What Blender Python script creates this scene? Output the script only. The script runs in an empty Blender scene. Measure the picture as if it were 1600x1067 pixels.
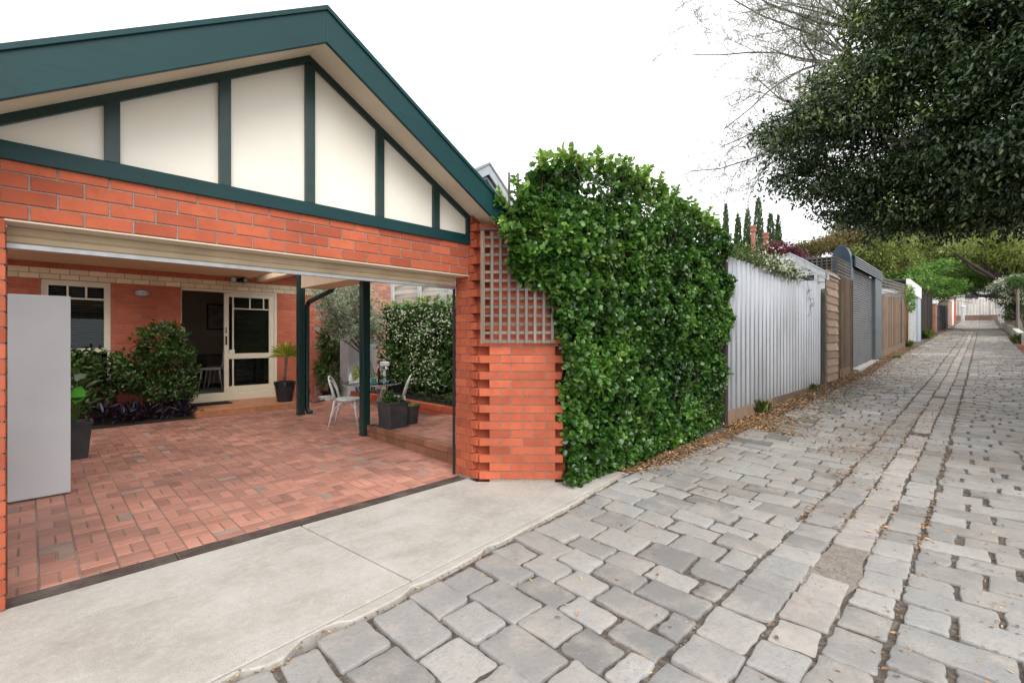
import bpy, math, random
import numpy as np
from mathutils import Vector, Matrix, noise as mnoise

R = math.radians
random.seed(7)
rng = np.random.default_rng(11)
scene = bpy.context.scene
COL = scene.collection

# ------------------------------------------------------------------ frame of reference
# X runs along the lane / garage front, Y runs into the property, z = 0 is the drain line.
EYE = 1.49
FX, FY = 0.7173, 0.6968           # viewing direction, used only to turn measurements into places
RX, RY = 0.6968, -0.7173
FOC = 733.0


def spot(px, py, t):
    """A measured direction and a depth in metres -> a place in the world."""
    u = (px - 800) / FOC
    return Vector(((FX + u * RX) * t, (FY + u * RY) * t, EYE - (py - 526) / FOC * t))


def interp(x, tab):
    return float(np.interp(x, [a for a, b in tab], [b for a, b in tab]))


PROFILE = [(-30, -.5), (-5, -.08), (0, -.02), (4, 0), (6, .01), (8, .035), (11, .12), (14.5, .23), (19, .34),
           (23, .57), (32, .92), (41, 1.26), (52, 1.81), (74, 2.56), (97, 3.95), (150, 7.0)]


def P(x):
    return interp(x, PROFILE)


def fence_y(x):
    return 3.12 - .02 * x


def right_y(x):
    return -1.53 - .0135 * x


# ------------------------------------------------------------------ mesh building
def world_loc(o):
    v = Vector((0, 0, 0))
    while o is not None:
        v += o.location
        o = o.parent
    return v


class MB:
    def __init__(self):
        self.v, self.f, self.m, self.t = [], [], [], []

    def add(self, verts, faces, mi=0, tone=.5):
        n = len(self.v)
        self.v.extend([tuple(p) for p in verts])
        for q in faces:
            self.f.append([i + n for i in q])
            self.m.append(mi)
            self.t.append(tone)
        return self

    def quad(self, a, b, c, d, mi=0, tone=.5):
        return self.add([a, b, c, d], [(0, 1, 2, 3)], mi, tone)

    def box(self, x0, x1, y0, y1, z0, z1, mi=0, tone=.5):
        p = [(x, y, z) for z in (z0, z1) for y in (y0, y1) for x in (x0, x1)]
        return self.hexa(p, mi, tone)

    def hexa(self, p, mi=0, tone=.5):
        # p: 000 100 010 110 001 101 011 111
        return self.add(p, [(0, 2, 3, 1), (4, 5, 7, 6), (0, 1, 5, 4), (2, 6, 7, 3), (0, 4, 6, 2), (1, 3, 7, 5)], mi, tone)

    def bar(self, a, b, w, h, up=(0, 0, 1), mi=0, tone=.5):
        """A square-section bar from a to b, w across, h along up."""
        a, b = Vector(a), Vector(b)
        d = (b - a).normalized()
        s = d.cross(Vector(up))
        if s.length < 1e-5:
            s = d.cross(Vector((1, 0, 0)))
        s.normalize()
        n = s.cross(d).normalized()
        s, n = s * w / 2, n * h / 2
        return self.hexa([a - s - n, a + s - n, b - s - n, b + s - n, a - s + n, a + s + n, b - s + n, b + s + n], mi, tone)

    def prism(self, poly, vec, mi=0, tone=.5):
        """A polygon of 3-D points pushed along vec."""
        n = len(poly)
        vec = Vector(vec)
        p = [Vector(q) for q in poly]
        vs = p + [q + vec for q in p]
        fs = [tuple(range(n))[::-1], tuple(range(n, 2 * n))]
        for i in range(n):
            j = (i + 1) % n
            fs.append((i, j, n + j, n + i))
        return self.add(vs, fs, mi, tone)

    def tube(self, pts, rad, n=8, mi=0, tone=.5, caps=True):
        pts = [Vector(p) for p in pts]
        if not hasattr(rad, '__len__'):
            rad = [rad] * len(pts)
        base = len(self.v)
        ref = Vector((.31, .17, .93)).normalized()
        prev = None
        for i, p in enumerate(pts):
            d = (pts[min(i + 1, len(pts) - 1)] - pts[max(i - 1, 0)])
            if d.length < 1e-9:
                d = Vector((0, 0, 1))
            d.normalize()
            s = (prev - d * prev.dot(d)) if prev is not None else d.cross(ref)
            if s.length < 1e-6:
                s = d.cross(Vector((1, 0, 0)))
            s.normalize()
            prev = s
            b = d.cross(s)
            for k in range(n):
                a = 2 * math.pi * k / n
                q = p + (s * math.cos(a) + b * math.sin(a)) * rad[i]
                self.v.append((q.x, q.y, q.z))
        for i in range(len(pts) - 1):
            for k in range(n):
                k2 = (k + 1) % n
                self.f.append([base + i * n + k, base + i * n + k2, base + (i + 1) * n + k2, base + (i + 1) * n + k])
                self.m.append(mi)
                self.t.append(tone)
        if caps:
            self.f.append([base + k for k in range(n)][::-1])
            self.f.append([base + (len(pts) - 1) * n + k for k in range(n)])
            self.m += [mi, mi]
            self.t += [tone, tone]
        return self

    def lathe(self, c, prof, n=24, mi=0, tone=.5, sx=1, sy=1):
        c = Vector(c)
        base = len(self.v)
        for r, z in prof:
            for k in range(n):
                a = 2 * math.pi * k / n
                self.v.append((c.x + r * sx * math.cos(a), c.y + r * sy * math.sin(a), c.z + z))
        for i in range(len(prof) - 1):
            for k in range(n):
                k2 = (k + 1) % n
                self.f.append([base + i * n + k, base + i * n + k2, base + (i + 1) * n + k2, base + (i + 1) * n + k])
                self.m.append(mi)
                self.t.append(tone)
        self.f.append([base + k for k in range(n)][::-1])
        self.f.append([base + (len(prof) - 1) * n + k for k in range(n)])
        self.m += [mi, mi]
        self.t += [tone, tone]
        return self

    def build(self, name, mats, parent=None, smooth=False, bevel=0, origin=None):
        v = np.array(self.v, dtype=float).reshape(-1, 3)
        if parent is not None:
            off = np.array(world_loc(parent))
        elif origin is not None:
            off = np.array(origin)
        else:
            off = np.array([(v[:, 0].min() + v[:, 0].max()) / 2, (v[:, 1].min() + v[:, 1].max()) / 2, v[:, 2].min()])
        me = bpy.data.meshes.new(name)
        me.from_pydata((v - off).tolist(), [], self.f)
        if not isinstance(mats, (list, tuple)):
            mats = [mats]
        for m in mats:
            me.materials.append(m)
        me.polygons.foreach_set('material_index', self.m)
        at = me.attributes.new('tone', 'FLOAT', 'FACE')
        at.data.foreach_set('value', self.t)
        if smooth:
            me.polygons.foreach_set('use_smooth', [True] * len(self.f))
        me.update()
        o = bpy.data.objects.new(name, me)
        COL.objects.link(o)
        if parent is not None:
            o.parent = parent
        else:
            o.location = off
        if bevel:
            b = o.modifiers.new('bevel', 'BEVEL')
            b.width = bevel
            b.segments = 2
            b.limit_method = 'ANGLE'
            b.angle_limit = R(40)
        return o


def np_mesh(name, v, faces, mat, tone, parent=None, smooth=False):
    """Large mesh from numpy arrays: v (n,3), faces (m,k)."""
    off = np.array(world_loc(parent)) if parent is not None else np.array([v[:, 0].mean(), v[:, 1].mean(), v[:, 2].min()])
    me = bpy.data.meshes.new(name)
    m, k = faces.shape
    me.vertices.add(len(v))
    me.vertices.foreach_set('co', (v - off).astype(np.float32).ravel())
    me.loops.add(m * k)
    me.loops.foreach_set('vertex_index', faces.astype(np.int32).ravel())
    me.polygons.add(m)
    me.polygons.foreach_set('loop_start', np.arange(0, m * k, k, dtype=np.int32))
    me.polygons.foreach_set('loop_total', np.full(m, k, dtype=np.int32))
    mats = mat if isinstance(mat, (list, tuple)) else [mat]
    for q in mats:
        me.materials.append(q)
    me.update(calc_edges=True)
    at = me.attributes.new('tone', 'FLOAT', 'FACE')
    at.data.foreach_set('value', tone.astype(np.float32))
    if smooth:
        me.polygons.foreach_set('use_smooth', np.ones(m, dtype=bool))
    me.validate()
    o = bpy.data.objects.new(name, me)
    COL.objects.link(o)
    if parent is not None:
        o.parent = parent
    else:
        o.location = off
    return o


def norm(a):
    return a / np.maximum(np.linalg.norm(a, axis=-1, keepdims=True), 1e-9)


LEAF = np.array([(0, 0, 0), (-.36, .3, .07), (-.34, .72, .07), (0, 1, -.05), (.34, .72, .07), (.36, .3, .07)], float)
LEAF_F = np.array([(0, 3, 2, 1), (0, 5, 4, 3)])


def leaf_mesh(name, c, axis, nrm, size, width, mat, tone, parent=None):
    """One leaf per row: base c, axis base->tip, normal, length size, width factor."""
    n = len(c)
    axis = norm(axis)
    side = norm(np.cross(axis, nrm))
    nn = np.cross(side, axis)
    size = np.asarray(size).reshape(-1, 1) * np.ones((n, 1))
    wid = np.asarray(width).reshape(-1, 1) * np.ones((n, 1))
    T = LEAF
    v = (c[:, None, :] + side[:, None, :] * (T[None, :, 0:1] * (size * wid)[:, None, :])
         + axis[:, None, :] * (T[None, :, 1:2] * size[:, None, :]) + nn[:, None, :] * (T[None, :, 2:3] * size[:, None, :]))
    v = v.reshape(-1, 3)
    f = (LEAF_F[None] + (np.arange(n) * 6)[:, None, None]).reshape(-1, 4)
    return np_mesh(name, v, f, mat, np.repeat(tone, 2), parent)


def sprigs(c, out, k, size, spread=.9, up=.35, jit=.3, cup=.5):
    """k leaves round every sprig; returns arrays for leaf_mesh."""
    n = len(c)
    C = np.repeat(c, k, 0)
    O = np.repeat(norm(out), k, 0)
    rnd = norm(rng.normal(size=(n * k, 3)))
    ax = norm(O * (1 - spread * .5) + rnd * spread + np.array([0, 0, up]) * .3)
    nr = norm(O * cup + np.array([0, 0, 1]) * up + rng.normal(size=(n * k, 3)) * jit)
    C = C + ax * (np.asarray(size) * rng.uniform(-.1, .45, n * k))[:, None]
    return C, ax, nr


# ------------------------------------------------------------------ tags
def tag(o, label=None, cat=None, group=None, kind=None):
    if label:
        o['label'] = label
    if cat:
        o['category'] = cat
    if group:
        o['group'] = group
    if kind:
        o['kind'] = kind
    return o


def thing(name, loc, label, cat, group=None):
    o = bpy.data.objects.new(name, None)
    o.empty_display_size = .2
    COL.objects.link(o)
    o.location = loc
    return tag(o, label, cat, group)


def copy_tree(o, parent=None):
    c = o.copy()
    COL.objects.link(c)
    if parent is not None:
        c.parent = parent
    for ch in [q for q in list(bpy.data.objects) if q.parent == o]:
        copy_tree(ch, c)
    return c


# ------------------------------------------------------------------ materials
def base_mat(name):
    m = bpy.data.materials.new(name)
    m.use_nodes = True
    nt = m.node_tree
    return m, nt, nt.nodes['Principled BSDF']


def N(nt, typ, **kw):
    n = nt.nodes.new(typ)
    for k, v in kw.items():
        setattr(n, k, v)
    return n


def rgba(c):
    return (c[0], c[1], c[2], 1)


def mixc(nt, fac, a, b, mode='MIX'):
    n = N(nt, 'ShaderNodeMix', data_type='RGBA', blend_type=mode)
    for sock, val in ((0, fac), (6, a), (7, b)):
        if hasattr(val, 'is_output') or isinstance(val, bpy.types.NodeSocket):
            nt.links.new(val, n.inputs[sock])
        else:
            n.inputs[sock].default_value = val if sock == 0 else rgba(val)
    return n.outputs[2]


def noise(nt, vec, scale, detail=4, rough=.55, dist=0):
    n = N(nt, 'ShaderNodeTexNoise')
    n.inputs['Scale'].default_value = scale
    n.inputs['Detail'].default_value = detail
    n.inputs['Roughness'].default_value = rough
    n.inputs['Distortion'].default_value = dist
    if vec is not None:
        nt.links.new(vec, n.inputs['Vector'])
    return n.outputs['Fac']


def ramp(nt, sock, lo, hi, a=0., b=1.):
    n = N(nt, 'ShaderNodeMapRange')
    nt.links.new(sock, n.inputs[0])
    for i, v in enumerate((lo, hi, a, b)):
        n.inputs[i + 1].default_value = v
    return n.outputs[0]


def wpos(nt, stretch=(1, 1, 1)):
    g = N(nt, 'ShaderNodeNewGeometry')
    mp = N(nt, 'ShaderNodeMapping')
    nt.links.new(g.outputs['Position'], mp.inputs['Vector'])
    mp.inputs['Scale'].default_value = stretch
    return mp.outputs['Vector']


def tone_sock(nt):
    return N(nt, 'ShaderNodeAttribute', attribute_name='tone').outputs['Fac']


def scale_val(nt, col, val):
    h = N(nt, 'ShaderNodeHueSaturation')
    nt.links.new(col, h.inputs['Color'])
    nt.links.new(val, h.inputs['Value'])
    return h.outputs['Color']


def bump(nt, bsdf, h, strength, dist):
    b = N(nt, 'ShaderNodeBump')
    b.inputs['Strength'].default_value = strength
    b.inputs['Distance'].default_value = dist
    nt.links.new(h, b.inputs['Height'])
    nt.links.new(b.outputs['Normal'], bsdf.inputs['Normal'])


def stdmat(name, c1, c2=None, scale=8, rough=.75, spec=.3, tone_amt=0., bmp=0., bscale=60, bdist=.004, stretch=(1, 1, 1), metal=0., c3=None, s3=1.5, lo=.35, hi=.65):
    m, nt, b = base_mat(name)
    b.inputs['Roughness'].default_value = rough
    b.inputs['Specular IOR Level'].default_value = spec
    b.inputs['Metallic'].default_value = metal
    pos = wpos(nt, stretch)
    if c2 is None:
        c2 = tuple(x * .82 for x in c1)
    col = mixc(nt, ramp(nt, noise(nt, pos, scale), lo, hi), c1, c2)
    if c3 is not None:
        col = mixc(nt, ramp(nt, noise(nt, pos, s3, 5), .48, .7), col, c3)
    if tone_amt:
        col = scale_val(nt, col, ramp(nt, tone_sock(nt), 0, 1, 1 - tone_amt, 1 + tone_amt))
    nt.links.new(col, b.inputs['Base Color'])
    if bmp:
        bump(nt, b, noise(nt, pos, bscale, 5), bmp, bdist)
    return m


def leafmat(name, dark, light, new=None, rough=.35, spec=.5, trans=.25, vary=.35):
    m, nt, b = base_mat(name)
    t = tone_sock(nt)
    col = mixc(nt, ramp(nt, t, 0, .75), dark, light)
    if new is not None:
        col = mixc(nt, ramp(nt, t, .75, 1.), col, new)
    pos = wpos(nt)
    col = scale_val(nt, col, ramp(nt, noise(nt, pos, 2.2, 3), .3, .7, 1 - vary, 1 + vary))
    nt.links.new(col, b.inputs['Base Color'])
    b.inputs['Roughness'].default_value = rough
    b.inputs['Specular IOR Level'].default_value = spec
    tr = N(nt, 'ShaderNodeBsdfTranslucent')
    nt.links.new(col, tr.inputs['Color'])
    mx = N(nt, 'ShaderNodeMixShader')
    mx.inputs[0].default_value = trans
    nt.links.new(b.outputs[0], mx.inputs[1])
    nt.links.new(tr.outputs[0], mx.inputs[2])
    out = [n for n in nt.nodes if n.type == 'OUTPUT_MATERIAL'][0]
    nt.links.new(mx.outputs[0], out.inputs['Surface'])
    return m


def woodmat(name, c1, c2, axis='z', rough=.8, tone_amt=.3, bmp=.35):
    st = {'x': (.6, 14, 14), 'y': (14, .6, 14), 'z': (14, 14, .6)}[axis]
    m, nt, b = base_mat(name)
    pos = wpos(nt, st)
    pos2 = wpos(nt)
    g = noise(nt, pos, 3.2, 6, .65, .4)
    col = mixc(nt, ramp(nt, g, .3, .7), c1, c2)
    col = mixc(nt, ramp(nt, noise(nt, pos2, 1.7, 4), .45, .75, 0, .45), col, tuple(x * .55 for x in c2))
    if tone_amt:
        col = scale_val(nt, col, ramp(nt, tone_sock(nt), 0, 1, 1 - tone_amt, 1 + tone_amt))
    nt.links.new(col, b.inputs['Base Color'])
    b.inputs['Roughness'].default_value = rough
    b.inputs['Specular IOR Level'].default_value = .25
    bump(nt, b, g, bmp, .004)
    return m


def glassmat(name, tint=(.9, .95, .93), refl=.12, blend=.35):
    m, nt, b = base_mat(name)
    nt.nodes.remove(b)
    out = [n for n in nt.nodes if n.type == 'OUTPUT_MATERIAL'][0]
    tr = N(nt, 'ShaderNodeBsdfTransparent')
    tr.inputs[0].default_value = rgba(tint)
    gl = N(nt, 'ShaderNodeBsdfGlossy')
    gl.inputs['Roughness'].default_value = .02
    gl.inputs[0].default_value = (.95, .97, 1, 1)
    fr = N(nt, 'ShaderNodeLayerWeight')
    fr.inputs['Blend'].default_value = blend
    fac = ramp(nt, fr.outputs['Fresnel'], 0, 1, refl, 1)
    mx = N(nt, 'ShaderNodeMixShader')
    nt.links.new(fac, mx.inputs[0])
    nt.links.new(tr.outputs[0], mx.inputs[1])
    nt.links.new(gl.outputs[0], mx.inputs[2])
    nt.links.new(mx.outputs[0], out.inputs['Surface'])
    return m


M = {}


def brickmat(name, c1, c2, c3, amt=.22, spec=.3):
    m, nt, b = base_mat(name)
    pos = wpos(nt)
    t = tone_sock(nt)
    col = mixc(nt, ramp(nt, t, 0, 1), c1, c2)
    col = mixc(nt, ramp(nt, noise(nt, pos, 9, 5), .45, .8, 0, .6), col, c3)
    spk = noise(nt, pos, 260, 2)
    col = mixc(nt, ramp(nt, spk, .64, .74, 0, .55), col, tuple(x * .35 for x in c3))
    col = scale_val(nt, col, ramp(nt, noise(nt, pos, 1.1, 4), .3, .7, 1 - amt, 1 + amt * .6))
    nt.links.new(col, b.inputs['Base Color'])
    b.inputs['Roughness'].default_value = .78
    b.inputs['Specular IOR Level'].default_value = spec
    bump(nt, b, noise(nt, pos, 90, 5, .7), .5, .004)
    return m


M['brick'] = brickmat('orange_brick', (.34, .076, .036), (.53, .13, .062), (.29, .065, .036), .26)
M['brick_house'] = brickmat('house_brick', (.50, .12, .06), (.62, .17, .09), (.42, .09, .045))
M['brick_old'] = brickmat('old_brick', (.30, .10, .07), (.52, .28, .2), (.36, .17, .12), .3)
M['mortar'] = stdmat('mortar', (.25, .22, .195), (.34, .305, .27), 40, .9, bmp=.5, bscale=200, bdist=.003)
M['cream_brick'] = stdmat('cream_brick', (.80, .63, .42), (.86, .72, .52), 30, .75, tone_amt=.12, bmp=.3, bscale=120)
M['green'] = woodmat('green_paint', (.005, .036, .039), (.007, .044, .047), 'x', .40, .0, .08)
M['green_dark'] = stdmat('green_gloss_paint', (.006, .028, .026), (.009, .036, .032), 12, .35, .5, bmp=.06, bscale=30)
M['cream_panel'] = stdmat('cream_sheet', (.86, .81, .72), (.83, .78, .68), 2.2, .6, c3=(.80, .74, .64), s3=.9, bmp=.03, bscale=20)
M['soffit'] = stdmat('soffit_sheet', (.66, .57, .45), (.60, .51, .39), 3, .7, bmp=.05)
M['ceiling'] = stdmat('ceiling_board', (.86, .67, .45), (.80, .61, .40), 2, .7, stretch=(.3, 6, 1))
M['roller_cream'] = stdmat('cream_roller_paint', (.62, .50, .34), (.56, .45, .30), 5, .45, .4, c3=(.48, .38, .25), s3=2.5)
M['alu'] = stdmat('aluminium', (.42, .43, .44), (.34, .35, .36), 14, .35, .5, metal=.7)
M['rooftile'] = stdmat('dark_roof_sheet', (.05, .07, .075), (.08, .1, .1), 4, .5)
M['frame_cream'] = stdmat('cream_frame_paint', (.80, .73, .57), (.74, .67, .52), 6, .4, .45)
M['black'] = stdmat('black_plastic', (.012, .013, .015), (.02, .021, .024), 20, .45, .5)
M['charcoal'] = stdmat('charcoal_plastic', (.028, .030, .034), (.04, .042, .046), 9, .5, .45, c3=(.06, .06, .062), s3=5, bmp=.05, bscale=80)
M['pot_black'] = stdmat('glazed_black_pot', (.006, .012, .018), (.012, .022, .03), 7, .18, .6)
M['white_cabinet'] = stdmat('white_laminate', (.66, .68, .70), (.62, .64, .66), 1.4, .45, .4, c3=(.56, .58, .60), s3=.8)
M['white_paint'] = stdmat('white_paint', (.78, .78, .76), (.70, .70, .68), 7, .45, .45)
M['grey_white'] = stdmat('pale_grey_paint', (.55, .57, .58), (.47, .49, .5), 4, .5, .4, c3=(.4, .41, .42), s3=2)
M['red_jamb'] = M['brick']
M['soil'] = stdmat('garden_soil', (.018, .013, .009), (.05, .037, .026), 30, .95, bmp=.8, bscale=90, bdist=.02)
M['bark'] = stdmat('tree_bark', (.13, .10, .075), (.22, .18, .14), 14, .9, stretch=(1, 1, .25), bmp=.7, bscale=40, bdist=.02)
M['bark_grey'] = stdmat('grey_bark', (.17, .14, .115), (.09, .072, .058), 10, .9, stretch=(1, 1, .3), bmp=.6, bscale=40, bdist=.02)
M['glass'] = glassmat('window_glass', (.72, .78, .76), .004, .22)
M['clear'] = glassmat('clear_glass', (.93, .97, .96), .06)
M['blind'] = stdmat('dark_blind_slat', (.07, .07, .068), (.10, .10, .096), 5, .5)
M['black_rubber'] = stdmat('black_rubber_mat', (.008, .008, .009), (.016, .016, .017), 60, .9, bmp=.5, bscale=150)
M['room_wall'] = stdmat('room_plaster', (.40, .33, .27), (.36, .30, .24), 3, .85)
M['room_floor'] = stdmat('grey_carpet', (.17, .16, .155), (.21, .2, .19), 40, .95)
M['steel'] = stdmat('galvanised_steel', (.45, .46, .47), (.36, .37, .38), 18, .4, .5, metal=.6)
# =================================================================== world and light
w = bpy.data.worlds.new('World')
scene.world = w
w.use_nodes = True
nt = w.node_tree
bg = nt.nodes['Background']
SUN_EL, SUN_AZ = 46, 207          # azimuth of the sun measured from +Y clockwise
sky = N(nt, 'ShaderNodeTexSky', sky_type='NISHITA')
sky.sun_disc = False
sky.sun_elevation = R(SUN_EL)
sky.sun_rotation = R(SUN_AZ)
sky.air_density = 1.2
sky.dust_density = 4
hs = N(nt, 'ShaderNodeHueSaturation')
hs.inputs['Saturation'].default_value = .25
nt.links.new(sky.outputs[0], hs.inputs['Color'])
cloud = mixc(nt, .72, hs.outputs[0], (10.0, 10.1, 10.3))        # thin even cloud over the sky
nt.links.new(cloud, bg.inputs['Color'])
bg.inputs['Strength'].default_value = .15

sl = bpy.data.lights.new('sun', 'SUN')
sl.energy = 1.6
sl.angle = R(50)
sl.color = (1, .97, .92)
so = bpy.data.objects.new('sun', sl)
COL.objects.link(so)
az = R(SUN_AZ)
sd = Vector((math.sin(az) * math.cos(R(SUN_EL)), math.cos(az) * math.cos(R(SUN_EL)), math.sin(R(SUN_EL))))
so.rotation_euler = sd.to_track_quat('Z', 'Y').to_euler()
so.location = sd * 40

cam = bpy.data.cameras.new('camera')
cam.lens = FOC / 1600 * 36
cam.sensor_width = 36
cam.shift_y = -7.5 / 1600
cam.clip_end = 600
cam.clip_start = .05
co = bpy.data.objects.new('camera', cam)
COL.objects.link(co)
co.location = (0, 0, EYE)
co.rotation_euler = (R(90), 0, -math.atan2(FX, FY))
scene.camera = co
vs = scene.view_settings
vs.view_transform = 'Standard'
vs.look = 'None'
vs.gamma = 1
vs.exposure = .52
vs.use_curve_mapping = False

# =================================================================== ground sheet
M['earth'] = stdmat('bare_earth', (.10, .085, .065), (.055, .046, .035), 5, .95, bmp=.8, bscale=40, bdist=.02, c3=(.06, .065, .035), s3=.6)


def strip_sheet(name, xs, yfun0, yfun1, zfun, ny, mat, kind='structure'):
    mb = MB()
    rows = []
    for x in xs:
        y0, y1 = yfun0(x), yfun1(x)
        rows.append([(x, y0 + (y1 - y0) * k / ny, zfun(x, y0 + (y1 - y0) * k / ny)) for k in range(ny + 1)])
    vs_ = [p for r in rows for p in r]
    fs = []
    for i in range(len(xs) - 1):
        for k in range(ny):
            a = i * (ny + 1) + k
            fs.append((a, a + ny + 1, a + ny + 2, a + 1))
    mb.add(vs_, fs)
    o = mb.build(name, mat, smooth=True)
    tag(o, kind=kind)
    return o


gx = [-60, -30, -15, -8, -4, 0, 4, 6, 8, 11, 14.5, 17, 20, 26, 32, 41, 52, 63, 74, 85, 97, 115, 140, 170]
strip_sheet('ground', gx, lambda x: -60, lambda x: 60, lambda x, y: P(x) - .16, 6, M['earth'])

# =================================================================== bluestone lane
m, nt, b = base_mat('bluestone')
pos = wpos(nt)
t = tone_sock(nt)
c = mixc(nt, ramp(nt, t, 0, 1), (.175, .173, .168), (.365, .358, .345))
c = mixc(nt, ramp(nt, noise(nt, pos, 4.0, 6, .62), .46, .70, 0, .8), c, (.40, .36, .32))
c = mixc(nt, ramp(nt, noise(nt, wpos(nt, (1, 1, 1)), 12, 5, .7), .58, .8, 0, .6), c, (.17, .17, .17))       # dried dust
c = mixc(nt, ramp(nt, noise(nt, pos, 26, 5, .7), .5, .8, 0, .5), c, (.20, .205, .21))
sx = N(nt, 'ShaderNodeSeparateXYZ')
nt.links.new(pos, sx.inputs[0])
grime = N(nt, 'ShaderNodeMath', operation='MULTIPLY')
nt.links.new(ramp(nt, noise(nt, pos, .7, 5, .6), .36, .62), grime.inputs[0])
nt.links.new(ramp(nt, sx.outputs[0], 3.5, 9.5, .25, .8), grime.inputs[1])
c = mixc(nt, grime.outputs[0], c, (.20, .165, .13))
c = mixc(nt, ramp(nt, noise(nt, pos, 55, 4, .7), .56, .70, 0, .45), c, (.13, .128, .125))
c = mixc(nt, ramp(nt, noise(nt, pos, 38, 4, .7), .60, .75, 0, .4), c, (.47, .46, .44))
c = mixc(nt, ramp(nt, noise(nt, pos, 170, 3), .64, .74, 0, .6), c, (.09, .09, .092))
nt.links.new(c, b.inputs['Base Color'])
b.inputs['Roughness'].default_value = .62
b.inputs['Specular IOR Level'].default_value = .35
add = N(nt, 'ShaderNodeMath', operation='ADD')
nt.links.new(noise(nt, pos, 30, 5, .65), add.inputs[0])
sc_ = N(nt, 'ShaderNodeMath', operation='MULTIPLY')
nt.links.new(noise(nt, pos, 130, 5, .75), sc_.inputs[0])
sc_.inputs[1].default_value = .5
nt.links.new(sc_.outputs[0], add.inputs[1])
bump(nt, b, add.outputs[0], .8, .008)
M['bluestone'] = m
M['mossy_stone'] = stdmat('mossy_bluestone', (.16, .165, .14), (.20, .205, .205), 5, .75, tone_amt=.25, c3=(.13, .14, .075), s3=3, bmp=.5, bscale=50, bdist=.01)
M['dusty_stone'] = stdmat('dusty_sunken_stone', (.36, .325, .295), (.295, .275, .258), 7, .85, tone_amt=.16, c3=(.30, .26, .23), s3=18, bmp=.5, bscale=80, bdist=.008)
M['joint'] = stdmat('joint_grit', (.135, .112, .092), (.07, .058, .048), 22, .95, bmp=1, bscale=160, bdist=.012, c3=(.23, .20, .17), s3=30)


def yc(x):
    return .64 - .0165 * (x - 2.75)


def edge(x):
    """Where concrete or fence verge ends and the stones begin."""
    if x < 4.55:
        return 2.22 + .095 * x
    return interp(x, [(4.55, 2.66), (5.2, 2.62), (8, 2.52), (14, 2.36), (60, 2.0 - .0), (97, 1.1)]) if x < 14 else fence_y(x) - .48


def zl(x, y):
    c_ = yc(x)
    dish = -.05 * max(0, 1 - ((y - c_) / 2.1) ** 2)
    und = .014 * math.sin(1.3 * x + .7 * y) * math.sin(.8 * y - .5 * x + 1) + .008 * math.sin(3.1 * x - 2.2 * y)
    return P(x) - .02 + dish * min(1, max(0, (x - .2) / 6)) + und


def lane_xs():
    xs, x = [], -3.0
    while x < 98:
        xs.append(x)
        x += .25 if x < 14 else (.6 if x < 35 else 1.5)
    return xs


strip_sheet('lane_bed', lane_xs(), lambda x: right_y(x) - .6 if x > 6 else -3.2, lambda x: edge(x) + (.7 if x > 4.6 else .02), lambda x, y: zl(x, y) - .015, 26, M['joint'])

def groove(x):
    return 2.335 + .083 * x


def broken(x):
    v = edge(x) + .012 + .018 * mnoise.noise(Vector((x * 3.1, 0, 0))) + .01 * mnoise.noise(Vector((x * 11, 3, 0)))
    for xc, wd, dp in ((.62, .10, .07), (1.02, .13, .085), (1.62, .06, .03), (2.3, .08, .03), (.2, .1, .06)):
        v += dp * math.exp(-((x - xc) / wd) ** 4)
    return min(v, groove(x) - .02)


stones = MB()


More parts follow.
